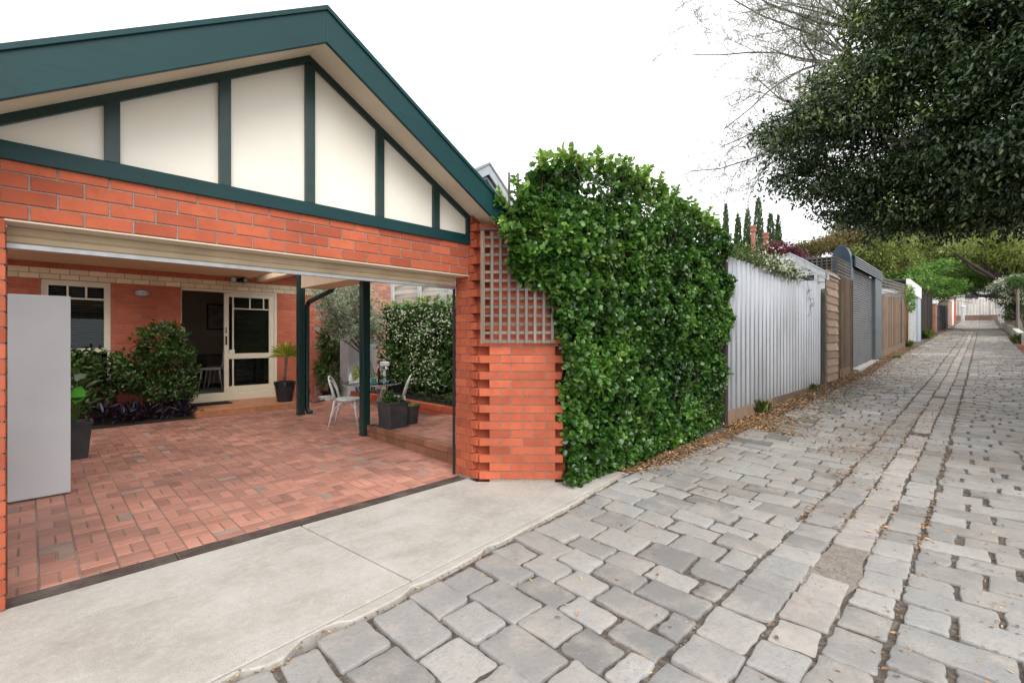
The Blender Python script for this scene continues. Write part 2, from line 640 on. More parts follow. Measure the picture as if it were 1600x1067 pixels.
def stone(x0, x1, y0, y1, gap, near, mi=0, sink=0., skew=0.):
    cx, cy = (x0 + x1) / 2, (y0 + y1) / 2
    j = .012 if near else .009
    rj = lambda: random.uniform(-j, j)
    g = gap / 2
    cs = [(x0 + g + rj(), y0 + g + rj()), (x1 - g + rj(), y0 + g + rj()), (x1 - g + rj(), y1 - g + rj()), (x0 + g + rj(), y1 - g + rj())]
    cs = [(a + skew * (bb - cy), bb) for a, bb in cs]
    nc = 4 if near else 2
    ne = 3 if near else 0
    pts = []
    lim = min(x1 - x0, y1 - y0)
    for i in range(4):
        p0, p1, p2 = Vector(cs[i - 1]), Vector(cs[i]), Vector(cs[(i + 1) % 4])
        r = min(random.uniform(.010, .026), lim * .2)
        if near and random.random() < .08:
            r = min(random.uniform(.04, .075), lim * .3)
        r = min(r, .24 * (p0 - p1).length, .24 * (p2 - p1).length)
        a = p1 + (p0 - p1).normalized() * r
        bq = p1 + (p2 - p1).normalized() * r
        for k in range(nc):
            s = k / (nc - 1)
            q = a * (1 - s) ** 2 + p1 * 2 * s * (1 - s) + bq * s ** 2
            pts.append(q)
        nx = p2 + (p1 - p2).normalized() * min(.03, .24 * (p2 - p1).length)
        for k in range(ne):
            s = (k + 1) / (ne + 1)
            q = bq * (1 - s) + nx * s
            nrm_ = Vector(((p2 - p1).y, -(p2 - p1).x)).normalized()
            pts.append(q + nrm_ * random.uniform(-.009, .006))
    n = len(pts)
    cen = Vector((0, 0))
    for q in pts:
        cen += q
    cen /= n
    h = random.uniform(-.008, .010) - sink
    tx, ty = random.uniform(-.035, .035), random.uniform(-.03, .03)
    ph = random.uniform(0, 6)

    def ring(ins, dz, rough=0):
        out = []
        for q in pts:
            d = q - cen
            L = d.length
            p = cen + d * max(0, (L - ins) / L)
            z = zl(p.x, p.y) + h + tx * (p.x - cen.x) + ty * (p.y - cen.y) + dz
            if rough:
                z += rough * math.sin(19 * p.x + ph) * math.sin(17 * p.y + ph * 2)
            out.append((p.x, p.y, z))
        return out
    if near:
        rs = [ring(-.004, -.075), ring(-.001, -.014), ring(.001, -.006), ring(.005, -.0012), ring(.010, .0), ring(lim * .22, .0012, .0022), ring(lim * .38, .0014, .0022)]
    else:
        rs = [ring(0, -.06), ring(.003, -.008), ring(.012, 0), ring(.02, .0005)]
    vs_ = [p for r_ in rs for p in r_]
    fs = []
    for i in range(len(rs) - 1):
        for k in range(n):
            k2 = (k + 1) % n
            fs.append((i * n + k, i * n + k2, (i + 1) * n + k2, (i + 1) * n + k))
    top = (len(rs) - 1) * n
    if near:
        c0 = rs[-1]
        zc = sum(p[2] for p in c0) / n
        vs_.append((cen.x, cen.y, zc + .001))
        for k in range(n):
            fs.append((top + k, top + (k + 1) % n, len(vs_) - 1))
    else:
        fs.append(tuple(top + k for k in range(n)))
    stones.add(vs_, fs, mi, min(1, max(0, random.gauss(.58, .28))))


x = -1.4
row = 0
while x < 97:
    pitch = random.uniform(.215, .285) if x < 30 else random.uniform(.25, .34)
    near = x < 9
    sk = random.uniform(-.03, .03) + (.05 if x < 4 else 0)
    # left field
    y = yc(x) + .40 + random.uniform(-.02, .02)
    ye = (broken(x + pitch / 2) - .022) if x < 4.3 else edge(x + pitch / 2) - .015
    first = True
    while y < ye - .06:
        ln = random.uniform(.26, .41)
        if first and row % 2:
            ln *= .55
        first = False
        if ye - (y + ln) < .13:
            ln = ye - y
        mossy = x > 7 and y > ye - .75 and x < 16
        if not (random.random() < .004 and x > 5):
            stone(x, x + pitch, y, y + ln, random.uniform(.010, .024) if near else random.uniform(.018, .034), near, 2 if mossy and random.random() < .75 else 0, 0, sk)
        y += ln
    # right field
    y = yc(x) - .36 + random.uniform(-.02, .02)
    yr = right_y(x) + .12 if x > 6 else -2.6
    first = True
    while y > yr + .06:
        ln = random.uniform(.30, .46)
        if first and row % 2:
            ln *= .55
        first = False
        if y - ln - yr < .13:
            ln = y - yr
        g = random.uniform(.010, .018) if near else random.uniform(.016, .03)
        if near:
            e = random.uniform(.0, .024)
            stone(x, x + pitch, y - ln + e, y - .004, g, near, 0, 0, sk * .5)
        else:
            stone(x, x + pitch, y - ln, y, g, near, 0, 0, sk * .5)
        y -= ln
    x += pitch
    row += 1
for lo, hi, mi, sk_ in ((.122, .390, 0, 0), (-.112, .118, 1, .004), (-.343, -.116, 0, 0)):
    x = -1.4
    while x < 97:
        pitch = random.uniform(.25, .36)
        near = x < 9
        c_ = yc(x + pitch / 2)
        bare = mi == 1 and (3.35 < x < 4.2 or random.random() < .05)
        mi2 = 0 if (mi == 1 and x < 2.45) else mi
        if not bare:
            stone(x, x + pitch, c_ + lo, c_ + hi, random.uniform(.008, .018), near, mi2, sk_)
        x += pitch
lane = stones.build('bluestone_lane', [M['bluestone'], M['dusty_stone'], M['mossy_stone']], smooth=True)
tag(lane, kind='structure')

# dust and grit filling the sunken run between the wheel stones
M['grit'] = stdmat('pale_grit', (.33, .28, .24), (.25, .215, .185), 14, .95, bmp=1, bscale=170, bdist=.012, c3=(.20, .17, .15), s3=60)
strip_sheet('lane_grit', [2.9 + .05 * i for i in range(46)], lambda x: yc(x) - .125 - .02 * math.sin(x * 9), lambda x: yc(x) + .13 + .02 * math.sin(x * 7 + 1),
            lambda x, y: zl(x, y) - .026 + .022 * math.sin(min(1, max(0, (x - 2.9) / 2.2)) * math.pi) ** .6 + .003 * mnoise.noise(Vector((x * 14, y * 14, 0))), 8, M['grit'])
peb = MB()
for i in range(300):
    x_ = random.gauss(3.85, .5)
    y_ = yc(x_) + random.gauss(0, .09)
    if i > 190:
        x_ = random.uniform(1.0, 8.0)
        y_ = yc(x_) + random.choice((.395, .12, -.345)) + random.gauss(0, .015)
    r_ = random.uniform(.002, .006)
    zz_ = zl(x_, y_) + (.000 if i <= 190 else -.014)
    peb.lathe((x_, y_, zz_ - r_ * .4), [(r_ * .6, 0), (r_, r_ * .5), (r_ * .6, r_ * 1.1)], 6, tone=random.random(), sx=random.uniform(.7, 1.2))
po_ = peb.build('loose_pebbles', stdmat('loose_pebble', (.34, .30, .265), (.2, .18, .16), 40, .85, tone_amt=.4))
tag(po_, kind='stuff')

# =================================================================== concrete driveway
m, nt, b = base_mat('weathered_concrete')
pos = wpos(nt)
c = mixc(nt, ramp(nt, noise(nt, pos, 2.0, 6, .62), .35, .68), (.465, .44, .40), (.36, .335, .295))
c = mixc(nt, ramp(nt, noise(nt, wpos(nt, (.75, 1.7, 1)), 1.5, 6, .65, .6), .46, .74, 0, .55), c, (.25, .22, .185))
c = mixc(nt, ramp(nt, noise(nt, pos, 22, 4, .7), .45, .75, 0, .4), c, (.55, .53, .49))
c = mixc(nt, ramp(nt, noise(nt, pos, 190, 3), .54, .70, 0, .7), c, (.20, .18, .16))
c = mixc(nt, ramp(nt, noise(nt, pos, 120, 2), .68, .74, 0, .5), c, (.62, .60, .57))
nt.links.new(c, b.inputs['Base Color'])
b.inputs['Roughness'].default_value = .85
b.inputs['Specular IOR Level'].default_value = .25
bump(nt, b, noise(nt, pos, 170, 5, .7), .55, .006)
M['concrete'] = m


def dz(x, y):
    return -.004 - .016 * max(0, min(1, (3.79 - y) / 1.4))


drive = MB()


def slab(poly):
    """poly of (x,y) -> a slab with softened top edges."""
    n = len(poly)
    ps = [Vector(p) for p in poly]
    cen = sum(ps, Vector((0, 0))) / n
    ins = []
    for i in range(n):
        a, bq, c_ = ps[i - 1], ps[i], ps[(i + 1) % n]
        d1, d2 = (bq - a).normalized(), (c_ - bq).normalized()
        nn = Vector((-(d1 + d2).y, (d1 + d2).x))
        nn = nn.normalized() if nn.length > 1e-6 else Vector((0, 0))
        ins.append(bq + nn * .009)
    vs_ = [(p.x, p.y, -.16) for p in ps] + [(p.x, p.y, dz(p.x, p.y) - .007) for p in ps] + [(p.x, p.y, dz(p.x, p.y)) for p in ins]
    fs = []
    for r_ in range(2):
        for i in range(n):
            k = (i + 1) % n
            fs.append((r_ * n + i, r_ * n + k, (r_ + 1) * n + k, (r_ + 1) * n + i))
    fs.append(tuple(2 * n + i for i in range(n)))
    drive.add(vs_, fs)


jx0, jx1 = 1.652, 1.503            # the control joint runs from the groove to the drain
slab([(-3, groove(-3) + .004), (jx0 - .005, groove(jx0) + .004), (jx1 - .005, 3.79), (-3, 3.79)])
slab([(jx0 + .005, groove(jx0) + .004), (4.62, groove(4.62) + .004), (4.5, 3.0), (3.84, 3.02), (3.225, 3.64), (3.225, 3.79), (jx1 + .005, 3.79)])
xs = [-3 + .06 * i for i in range(int(7.62 / .06) + 1)]
bot = [(q, broken(q)) for q in xs]
for i in range(0, len(bot) - 1):
    pass
drive_edge = bot + [(4.62, groove(4.62) - .004), (-3, groove(-3) - .004)]
n = len(bot)
vs_ = [(q, v, -.16) for q, v in bot] + [(q, v + .003, dz(q, v) - .008) for q, v in bot] + [(q, v + .012, dz(q, v)) for q, v in bot] + \
      [(q, groove(q) - .012, dz(q, v)) for q, v in bot] + [(q, groove(q) - .004, dz(q, v) - .007) for q, v in bot] + [(q, groove(q) - .004, -.05) for q, v in bot]
fs = []
for r_ in range(5):
    for i in range(n - 1):
        fs.append((r_ * n + i, r_ * n + i + 1, (r_ + 1) * n + i + 1, (r_ + 1) * n + i))
drive.add(vs_, fs)
tag(drive.build('driveway', M['concrete']), kind='structure')

# =================================================================== tiled floors
M['tile'] = brickmat('terracotta_paver', (.27, .11, .075), (.50, .215, .145), (.29, .18, .145), .32)
M['tile'].node_tree.nodes['Principled BSDF'].inputs['Roughness'].default_value = .42
M['tile'].node_tree.nodes['Principled BSDF'].inputs['Specular IOR Level'].default_value = .5
M['tile_grey'] = stdmat('grey_paver', (.24, .165, .135), (.30, .20, .16), 9, .7, tone_amt=.15)
M['grout'] = stdmat('tile_grout', (.22, .155, .12), (.15, .11, .085), 18, .95, c3=(.40, .36, .31), s3=.9)
M['step_tile'] = stdmat('tan_step_tile', (.52, .235, .12), (.42, .18, .09), 6, .55, tone_amt=.1)


def zf(y):
    return .015 * max(0, y - 3.93)


def tiles(mb, x0, x1, y0, y1, zfun, cw=.185, ph=0):
    """Stack-bonded basket weave: two long pavers across, then two along."""
    g = .004
    nx = 0
    x = x0
    while x < x1 - .01:
        xe = min(x + cw, x1)
        y = y0 - random.uniform(0, .3) - .1
        k = random.randint(0, 1)
        while y < y1:
            if k % 2 == 0:
                rects = [(x, xe, y, y + .092), (x, xe, y + .092, y + .184)]
            else:
                rects = [(x, (x + xe) / 2, y, y + .18), ((x + xe) / 2, xe, y, y + .18)]
            for a, b_, c_, d in rects:
                a2, b2, c2, d2 = a + g, b_ - g, max(c_, y0) + g, min(d, y1) - g
                if d2 - c2 < .012 or b2 - a2 < .012:
                    continue
                dzz = random.uniform(-.0012, .0012)
                tn = min(1, max(0, random.gauss(.55, .3)))
                mi = 1 if random.random() < .035 else 0
                zz = [zfun(c2) + dzz, zfun(d2) + dzz]
                e = .004
                vs2 = [(a2, c2, zz[0] - .004), (b2, c2, zz[0] - .004), (b2, d2, zz[1] - .004), (a2, d2, zz[1] - .004),
                       (a2 + e, c2 + e, zz[0]), (b2 - e, c2 + e, zz[0]), (b2 - e, d2 - e, zz[1]), (a2 + e, d2 - e, zz[1])]
                mb.add(vs2, [(0, 1, 5, 4), (1, 2, 6, 5), (2, 3, 7, 6), (3, 0, 4, 7), (4, 5, 6, 7)], mi, tn)
            y += .184 if k % 2 == 0 else .18
            k += 1
        x = xe


fl = MB()
tiles(fl, -.95 - .12, 3.445, 3.93, 9.53, zf)
tiles(fl, 3.445, 4.9, 6.32, 9.53, zf)
tiles(fl, 3.87, 5.4, 9.53, 10.9, zf)
fl.quad((-1.2, 3.93, -.005), (3.46, 3.93, -.005), (3.46, 9.54, zf(9.54) - .005), (-1.2, 9.54, zf(9.54) - .005), 2)
fl.quad((3.46, 6.32, zf(6.32) - .005), (5.4, 6.32, zf(6.32) - .005), (5.4, 9.54, zf(9.54) - .005), (3.46, 9.54, zf(9.54) - .005), 2)
fl.quad((3.5, 9.54, zf(9.54) - .005), (5.6, 9.54, zf(9.54) - .005), (5.6, 10.95, zf(10.95) - .005), (3.5, 10.95, zf(10.95) - .005), 2)
tag(fl.build('garage_floor', [M['tile'], M['tile_grey'], M['grout']]), kind='structure')

# raised upper patio with a brick riser
up = MB()
ZP = .194
up.box(3.475, 4.9, 3.95, 6.30, -.05, ZP - .012, 2)
y = 3.95
while y < 6.29:
    ye = min(y + .23, 6.30)
    up.box(3.45, 3.56, y + .003, ye - .003, -.01, .118, 3, random.random())
    up.box(3.44, 3.56, y + .003, ye - .003, .124, ZP, 3, random.random())
    y = ye
tiles(up, 3.57, 4.9, 3.95, 6.2, lambda q: ZP)
x = 3.45
while x < 4.88:
    xe = min(x + .23, 4.9)
    up.box(x + .003, xe - .003, 6.2, 6.31, -.01, ZP, 0, random.random() * .6)
    x = xe
M['riser'] = brickmat('brown_riser_brick', (.20, .085, .05), (.32, .14, .08), (.16, .08, .05))
tag(up.build('upper_patio', [M['tile'], M['tile_grey'], M['grout'], M['riser']]), kind='structure')

# garden beds
soil = MB()
soil.box(-1.2, 2.0, 9.54, 10.95, -.05, zf(9.6) + .015)
tag(soil.build('garden_bed', M['soil']), kind='structure')
soil = MB()
soil.box(5.0, 5.75, 4.0, 11.0, -.05, .26)
soil.box(4.85, 5.7, 10.2, 11.0, -.05, .2)
tag(soil.build('side_garden_bed', M['soil']), kind='structure')
# =================================================================== brickwork helper
def brick_skin(mb, O, U, Nn, width, z0, z1, course, L, holes=(), zmax=None, depth=.05, gap=.0095, off=0., pale=None, mi=0, half=True, proud=.0):
    """Individual bricks on the plane through O along U, facing Nn. holes: (u0,u1,z0,z1)."""
    O, U, Nn = Vector(O), Vector(U).normalized(), Vector(Nn).normalized()
    k = 0
    z = z0
    while z < z1 - .012:
        za, zb = z + gap / 2, min(z + course - gap / 2, z1)
        zm = (za + zb) / 2
        ivs = [(0, width)]
        for h0, h1, hz0, hz1 in holes:
            if hz0 < zm < hz1:
                nv = []
                for a, b_ in ivs:
                    if h0 > a:
                        nv.append((a, min(b_, h0)))
                    if h1 < b_:
                        nv.append((max(a, h1), b_))
                ivs = [q for q in nv if q[1] - q[0] > .02]
        u = -L + off + (L / 2 if (k % 2 and half) else 0)
        while u < width:
            for a, b_ in ivs:
                ua, ub = max(u + gap / 2, a), min(u + L - gap / 2, b_)
                if ub - ua < .03:
                    continue
                zt = zb
                if zmax is not None:
                    zt = min(zb, zmax((ua + ub) / 2))
                    if zt - za < .02:
                        continue
                pr = random.uniform(-.0016, .0016) + proud
                e = .0025
                A = O + U * ua + Nn * pr
                B = O + U * ub + Nn * pr
                pin = -Nn * e
                ba = -Nn * depth
                uu = U * e
                vsx = [A + ba + Vector((0, 0, za)), B + ba + Vector((0, 0, za)), B + ba + Vector((0, 0, zt)), A + ba + Vector((0, 0, zt)),
                       A + pin + Vector((0, 0, za)), B + pin + Vector((0, 0, za)), B + pin + Vector((0, 0, zt)), A + pin + Vector((0, 0, zt)),
                       A + uu + Vector((0, 0, za + e)), B - uu + Vector((0, 0, za + e)), B - uu + Vector((0, 0, zt - e)), A + uu + Vector((0, 0, zt - e))]
                q = mi if pale is None or not (pale[0] < zm < pale[1]) else pale[2]
                mb.add(vsx, [(0, 1, 5, 4), (1, 2, 6, 5), (2, 3, 7, 6), (3, 0, 4, 7), (4, 5, 9, 8), (5, 6, 10, 9), (6, 7, 11, 10), (7, 4, 8, 11), (8, 9, 10, 11)],
                       q, min(1, max(0, random.gauss(.5, .27))))
            u += L
        z += course
        k += 1


def core(mb, O, U, Nn, width, z0, z1, thick, holes=(), inset=.008, mi=0):
    """The mortar body behind the bricks, cut round the holes."""
    O, U, Nn = Vector(O), Vector(U).normalized(), Vector(Nn).normalized()
    us = sorted({0, width, *[h[0] for h in holes], *[h[1] for h in holes]})
    zs = sorted({z0, z1, *[h[2] for h in holes if z0 < h[2] < z1], *[h[3] for h in holes if z0 < h[3] < z1]})
    us = [q for q in us if 0 <= q <= width]
    for i in range(len(us) - 1):
        for j in range(len(zs) - 1):
            um, zm = (us[i] + us[i + 1]) / 2, (zs[j] + zs[j + 1]) / 2
            if any(h[0] < um < h[1] and h[2] < zm < h[3] for h in holes):
                continue
            p = []
            for z in (zs[j], zs[j + 1]):
                for d in (inset, thick):
                    for u in (us[i], us[i + 1]):
                        q = O + U * u - Nn * d
                        p.append((q.x, q.y, z))
            mb.hexa(p, mi)


BR = [M['brick'], M['mortar'], M['cream_brick']]
GX0, GX1, GY = -.09, 3.22, 3.76            # garage opening and front face
garage = thing('garage', (1.55, 3.76, 0), 'open orange brick garage with a green and cream timbered gable over its roller door', 'garage')

# brick header over the opening
mb = MB()
brick_skin(mb, (-3.0, GY, 0), (1, 0, 0), (0, -1, 0), 3.0 + GX1, 2.135, 2.47, .0855, .2285, off=.03, mi=0)
core(mb, (-3.0, GY, 0), (1, 0, 0), (0, -1, 0), 3.0 + GX1 - .01, 2.137, 2.47, .18, mi=1)
mb.build('brick_header', BR, garage)
mb = MB()
mb.box(GX0 - .01, GX1 - .002, GY + .004, GY + .17, 2.123, 2.1335)
mb.box(GX0 - .004, GX1 - .002, GY - .004, GY + .004, 2.123, 2.132)
mb.build('lintel', M['soffit'], garage)

# left pier
mb = MB()
brick_skin(mb, (-1.4, GY, 0), (1, 0, 0), (0, -1, 0), 1.4 + GX0, 0.0, 2.133, .0855, .2285, off=.12)
core(mb, (-1.4, GY, 0), (1, 0, 0), (0, -1, 0), 1.4 + GX0 - .006, -.05, 2.12, .22, mi=1)
brick_skin(mb, (GX0, GY + .22, 0), (0, -1, 0), (1, 0, 0), .22, 0.0, 2.12, .0855, .2285, off=.02)
mb.build('brick_pier', BR, garage)

# right jamb and splayed corner wall, with open dog-tooth corners
ROOF_R = lambda x: 3.70 - .58 * (x - 1.54)
mb = MB()
z = .018
k = 0
while z < 2.76:
    ya = 3.70 if k % 2 else 3.635
    for (a, b_) in (((3.98, 3.80), (3.80, ya)) if k % 2 else ((3.98, 3.90), (3.90, 3.74), (3.74, ya))):
        mb.box(GX1 - random.uniform(0, .0015), GX1 + .10, b_ + .005, a - .005, z + .005, z + .081, 0, random.gauss(.45, .25))
    z += .0855
    k += 1
mb.box(GX1 + .008, GX1 + .09, 3.745, 3.975, -.05, 2.74, 1)
mb.box(GX1 + .02, GX1 + .3, 3.80, 3.975, -.05, 2.74, 0, .1)  # dark tone behind the corner gaps, their shade put into the colour
U = Vector((RX, RY, 0))
Nn = Vector((-FX, -FY, 0))
S0 = Vector((3.232, 3.615, 0))
z = .018
k = 0
while z < 2.70:
    rowtop = z + .0805
    if k % 2 == 0:
        us = [0, .225, .455, .685, .87]
    else:
        us = [.105, .33, .565, .79]
    for a, b_ in zip(us[:-1], us[1:]):
        pm = S0 + U * ((a + b_) / 2)
        zt = min(rowtop, ROOF_R(pm.x) - .02)
        if zt - z < .02:
            continue
        p = []
        pr = random.uniform(-.0015, .0015)
        for zz in (z + .005, zt):
            for d in (pr, .105):
                for u in (a + .0045, b_ - .0045):
                    q = S0 + U * u - Nn * d
                    p.append((q.x, q.y, zz))
        mb.hexa(p, 0, min(1, max(0, random.gauss(.6, .25))))
    z += .0855
    k += 1
p = []
for zz in (-.05, 2.62):
    for d in (.010, .10):
        for u in (.11, .785):
            q = S0 + U * u - Nn * d
            p.append((q.x, q.y, zz if zz < 1 else ROOF_R(q.x) - .03))
mb.hexa(p, 1)
p = []
for zz in (-.05, 2.6):
    for d in (.10, .22):
        for u in (-.02, .9):
            q = S0 + U * u - Nn * d
            p.append((q.x, q.y, zz if zz < 1 else ROOF_R(max(q.x, 3.3)) - .03))
mb.hexa(p, 0, .05)  # darkest brick tone stands in for shadow inside the dog-tooth voids
mb.build('splayed_wall', BR, garage, bevel=0)

# black guide rail of the roller door at the right jamb, and the rolled curtain
mb = MB()
mb.box(GX1 - .018, GX1 - .001, 3.985, 4.01, 0, 2.12)
mb.build('door_track', M['black'], garage)
mb = MB()
mb.box(GX0 - .03, GX0 + .002, 3.985, 4.03, 0, 2.12)
mb.build('door_track', M['black'], garage)
roller = MB()
z = 2.024
while z < 2.5:
    for (a, b_, d) in ((0, .030, .0), (.030, .060, .008), (.060, .064, -.004)):
        pass
    roller.add([(GX0, 3.95, z), (GX1 - .03, 3.95, z), (GX1 - .03, 3.94, z + .012), (GX0, 3.94, z + .012), (GX1 - .03, 3.94, z + .042), (GX0, 3.94, z + .042),
                (GX1 - .03, 3.95, z + .052), (GX0, 3.95, z + .052), (GX1 - .03, 3.952, z + .056), (GX0, 3.952, z + .056)],
               [(0, 1, 2, 3), (3, 2, 4, 5), (5, 4, 6, 7), (7, 6, 8, 9)])
    z += .056
rd = roller.build('roller_door', M['roller_cream'], garage)
sol = rd.modifiers.new('sheet', 'SOLIDIFY')
sol.thickness = .002
mb = MB()
mb.box(GX0, GX1 - .03, 3.925, 3.965, 1.998, 2.024)
mb.build('bottom_rail', M['alu'], rd)
mb = MB()
mb.lathe((0, 0, 0), [(.17, 0), (.17, 3.1)], 20)
vv = [(GX0 + .05 + p[2], 4.14 + p[0], 2.33 + p[1]) for p in mb.v]
mb.v = vv
mb.build('door_drum', M['roller_cream'], rd)

# gable: cream sheet, green battens, barge boards
GA = Vector((1.55, 0, 3.716))
SR, SL = .575, .622


def gz(x):
    return GA.z - (SR * (x - GA.x) if x > GA.x else SL * (GA.x - x))


mb = MB()
XL = -2.6
pl = [(XL, 3.772, 2.5), (3.22, 3.772, 2.5), (3.22, 3.772, gz(3.22)), (GA.x, 3.772, GA.z), (XL, 3.772, max(2.5, gz(XL)))]
if gz(XL) < 2.5:
    xe = GA.x - (GA.z - 2.5) / SL
    pl = [(xe, 3.772, 2.5), (3.22, 3.772, 2.5), (3.22, 3.772, gz(3.22)), (GA.x, 3.772, GA.z)]
mb.prism(pl, (0, .02, 0))
mb.build('gable_panel', M['cream_panel'], garage)
mb = MB()
mb.box(-3.0, 3.22, 3.735, 3.775, 2.453, 2.553)
mb.build('gable_beam', M['green'], garage, bevel=.003)
for xc in (-.255, .354, .96, 1.556, 2.176, 2.79):
    mb = MB()
    t0, t1 = gz(xc - .037) - .05, gz(xc + .037) - .05
    mb.prism([(xc - .037, 3.738, 2.5535), (xc + .037, 3.738, 2.5535), (xc + .037, 3.738, t1), (xc - .037, 3.738, t0)], (0, .033, 0))
    mb.build('gable_batten', M['green_dark'], garage, bevel=.002)
mb = MB()
mb.prism([(3.18, 3.737, 2.5535), (3.222, 3.737, 2.5535), (3.222, 3.737, gz(3.222)), (3.18, 3.737, gz(3.18) - .02)], (0, .033, 0))
mb.build('gable_batten', M['green_dark'], garage)
for xa, xb in ((-2.4, GA.x), (GA.x, 3.47)):
    mb = MB()
    mb.prism([(xa, 3.742, gz(xa) - .055), (xb, 3.742, gz(xb) - .055), (xb, 3.742, gz(xb) + .004), (xa, 3.742, gz(xa) + .004)], (0, .028, 0))
    mb.build('rake_trim', M['green_dark'], garage)
# soffit boards under the overhang
YB = 3.353
for xa, xb in ((-2.4, GA.x), (GA.x, 3.50)):
    mb = MB()
    mb.prism([(xa, YB + .03, gz(xa) + .004), (xb, YB + .03, gz(xb) + .004), (xb, 3.80, gz(xb) + .004), (xa, 3.80, gz(xa) + .004)], (0, 0, .012))
    mb.build('gable_soffit', M['soffit'], garage)
M['polycarb'] = glassmat('clear_polycarbonate', (.96, .97, .97), .03)
BA = Vector((1.515, YB, 3.905))


def bz(x):
    return BA.z - (.585 * (x - BA.x) if x > BA.x else .622 * (BA.x - x))


for xa, xb in ((-2.4, BA.x), (BA.x, 3.52)):
    mb = MB()
    mb.prism([(xa, YB, bz(xa) - .268), (xb, YB, bz(xb) - .268), (xb, YB, bz(xb) - .03), (xa, YB, bz(xa) - .03)], (0, .03, 0))
    bo = mb.build('barge_board', M['green'], garage, bevel=.003)
    mb = MB()
    mb.prism([(xa, YB - .014, bz(xa) - .036), (xb, YB - .014, bz(xb) - .036), (xb, YB - .014, bz(xb)), (xa, YB - .014, bz(xa))], (0, .1, 0))
    mb.build('barge_capping', M['green'], bo, bevel=.003)
# roof sheets behind the barge boards
for xa, xb in ((-2.4, BA.x), (BA.x, 3.60)):
    mb = MB()
    mb.prism([(xa, YB + .09, bz(xa) - .06), (xb, YB + .09, bz(xb) - .06), (xb, 4.15, bz(xb) - .06), (xa, 4.15, bz(xa) - .06)], (0, 0, .03))
    mb.build('roof', M['rooftile'], garage)
    mb = MB()
    mb.prism([(xa, 4.16, bz(xa) - .055), (xb, 4.16, bz(xb) - .055), (xb, 8.05, bz(xb) - .055), (xa, 8.05, bz(xa) - .055)], (0, 0, .006))
    mb.build('added_clear_roof', M['polycarb'], garage)  # unseen clear sheet, added to let sky light into the carport

# ceiling, eaves box, posts, downpipe
mb = MB()
mb.box(-1.4, 3.25, 9.45, 10.9, 2.72, 2.74)
mb.build('ceiling', M['ceiling'], garage)
mb = MB()
mb.box(3.2, 3.62, 3.99, 8.07, 2.31, 2.66)
mb.build('eaves_box', M['ceiling'], garage)
mb = MB()
mb.box(3.38, 3.54, 8.08, 10.89, 2.66, 2.76)
mb.build('eaves_beam', M['ceiling'], garage)
mb = MB()
mb.box(3.625, 3.74, 3.7, 8.1, 2.335, 2.44)
mb.build('gutter', M['green_dark'], garage, bevel=.01)
for py, zt in ((6.38, 2.308), (8.72, 2.655)):
    mb = MB()
    mb.box(3.45 - .058, 3.45 + .058, py - .058, py + .058, zf(py) - .01, zt)
    po = mb.build('post', M['green_dark'], garage, bevel=.006)
    mb = MB()
    mb.box(3.45 - .062, 3.45 + .062, py - .062, py + .062, zf(py) - .008, zf(py) + .02)
    mb.build('post_foot', M['black'], po)
mb = MB()
mb.tube([(3.68, 7.9, 2.36), (3.68, 7.95, 2.30), (3.60, 8.72, 2.13), (3.575, 8.74, 2.05), (3.57, 8.74, .2), (3.58, 8.72, zf(8.7) + .05), (3.62, 8.66, zf(8.7) + .02)], .042, 10)
mb.build('downpipe', M['green_dark'], garage, smooth=True)
# unseen left side wall, kept low to let light in over it
mb = MB()
brick_skin(mb, (-1.15, 3.98, 0), (0, 1, 0), (1, 0, 0), 6.9, 0.0, 1.72, .0914, .24)
core(mb, (-1.15, 3.98, 0), (0, 1, 0), (1, 0, 0), 6.9, -.05, 1.73, .2, mi=1)
mb.build('side_wall', BR, garage)

# drain
drain = thing('drain_grate', (1.5, 3.86, 0), 'brown slotted drain grate between the terracotta pavers and the concrete', 'drain')
M['grate'] = stdmat('brown_plastic_grate', (.055, .036, .030), (.085, .06, .05), 12, .6, c3=(.13, .105, .09), s3=4)
mb = MB()
mb.box(-1.2, 3.215, 3.796, 3.925, -.08, -.03)
mb.build('channel', M['black'], drain)
for k, (a, b_) in enumerate(((-1.2, -.28), (-.275, .695), (.70, 2.175), (2.18, 3.2))):
    mb = MB()
    for i in range(7):
        y0 = 3.797 + i * .0187
        mb.box(a, b_, y0, y0 + .0125, -.028, .001 - .001 * (i % 2))
    x = a + .02
    while x < b_ - .02:
        mb.box(x, x + .01, 3.7975, 3.922, -.027, -.008)
        x += .12
    mb.box(a, a + .012, 3.7965, 3.9225, -.026, .0018)
    mb.box(b_ - .012, b_, 3.7965, 3.9225, -.026, .0018)
    mb.build('grate_section', M['grate'], drain)

# =================================================================== house wall at the back
HY = 10.9
house = thing('house', (2.5, HY, 0), 'single storey orange brick house with a pale brick band, sash window and sliding door', 'house')
WIN = (.135, 1.009, .673, 2.437)
DOOR = (2.044, 3.803, .20, 2.44)
HX0, HX1 = -1.3, 4.82
hol = [(WIN[0] - HX0, WIN[1] - HX0, WIN[2], WIN[3]), (DOOR[0] - HX0, DOOR[1] - HX0, -.1, DOOR[3])]
HB = [M['brick_house'], M['mortar'], M['cream_brick']]
mb = MB()
brick_skin(mb, (HX0, HY, 0), (1, 0, 0), (0, -1, 0), HX1 - HX0, 2.444 - 27 * .0914, 2.9, .0914, .24, holes=hol, pale=(2.444, 2.628, 2), off=.1)
core(mb, (HX0, HY, 0), (1, 0, 0), (0, -1, 0), HX1 - HX0 - .005, -.05, 3.0, .22, holes=hol, mi=1, inset=.006)
brick_skin(mb, (HX1, HY, 0), (0, 1, 0), (1, 0, 0), 3.0, 2.444 - 27 * .0914, 2.9, .0914, .24, off=.12)
core(mb, (HX1, HY, 0), (0, 1, 0), (1, 0, 0), 3.0, -.05, 3.0, .2, mi=1, inset=.006)
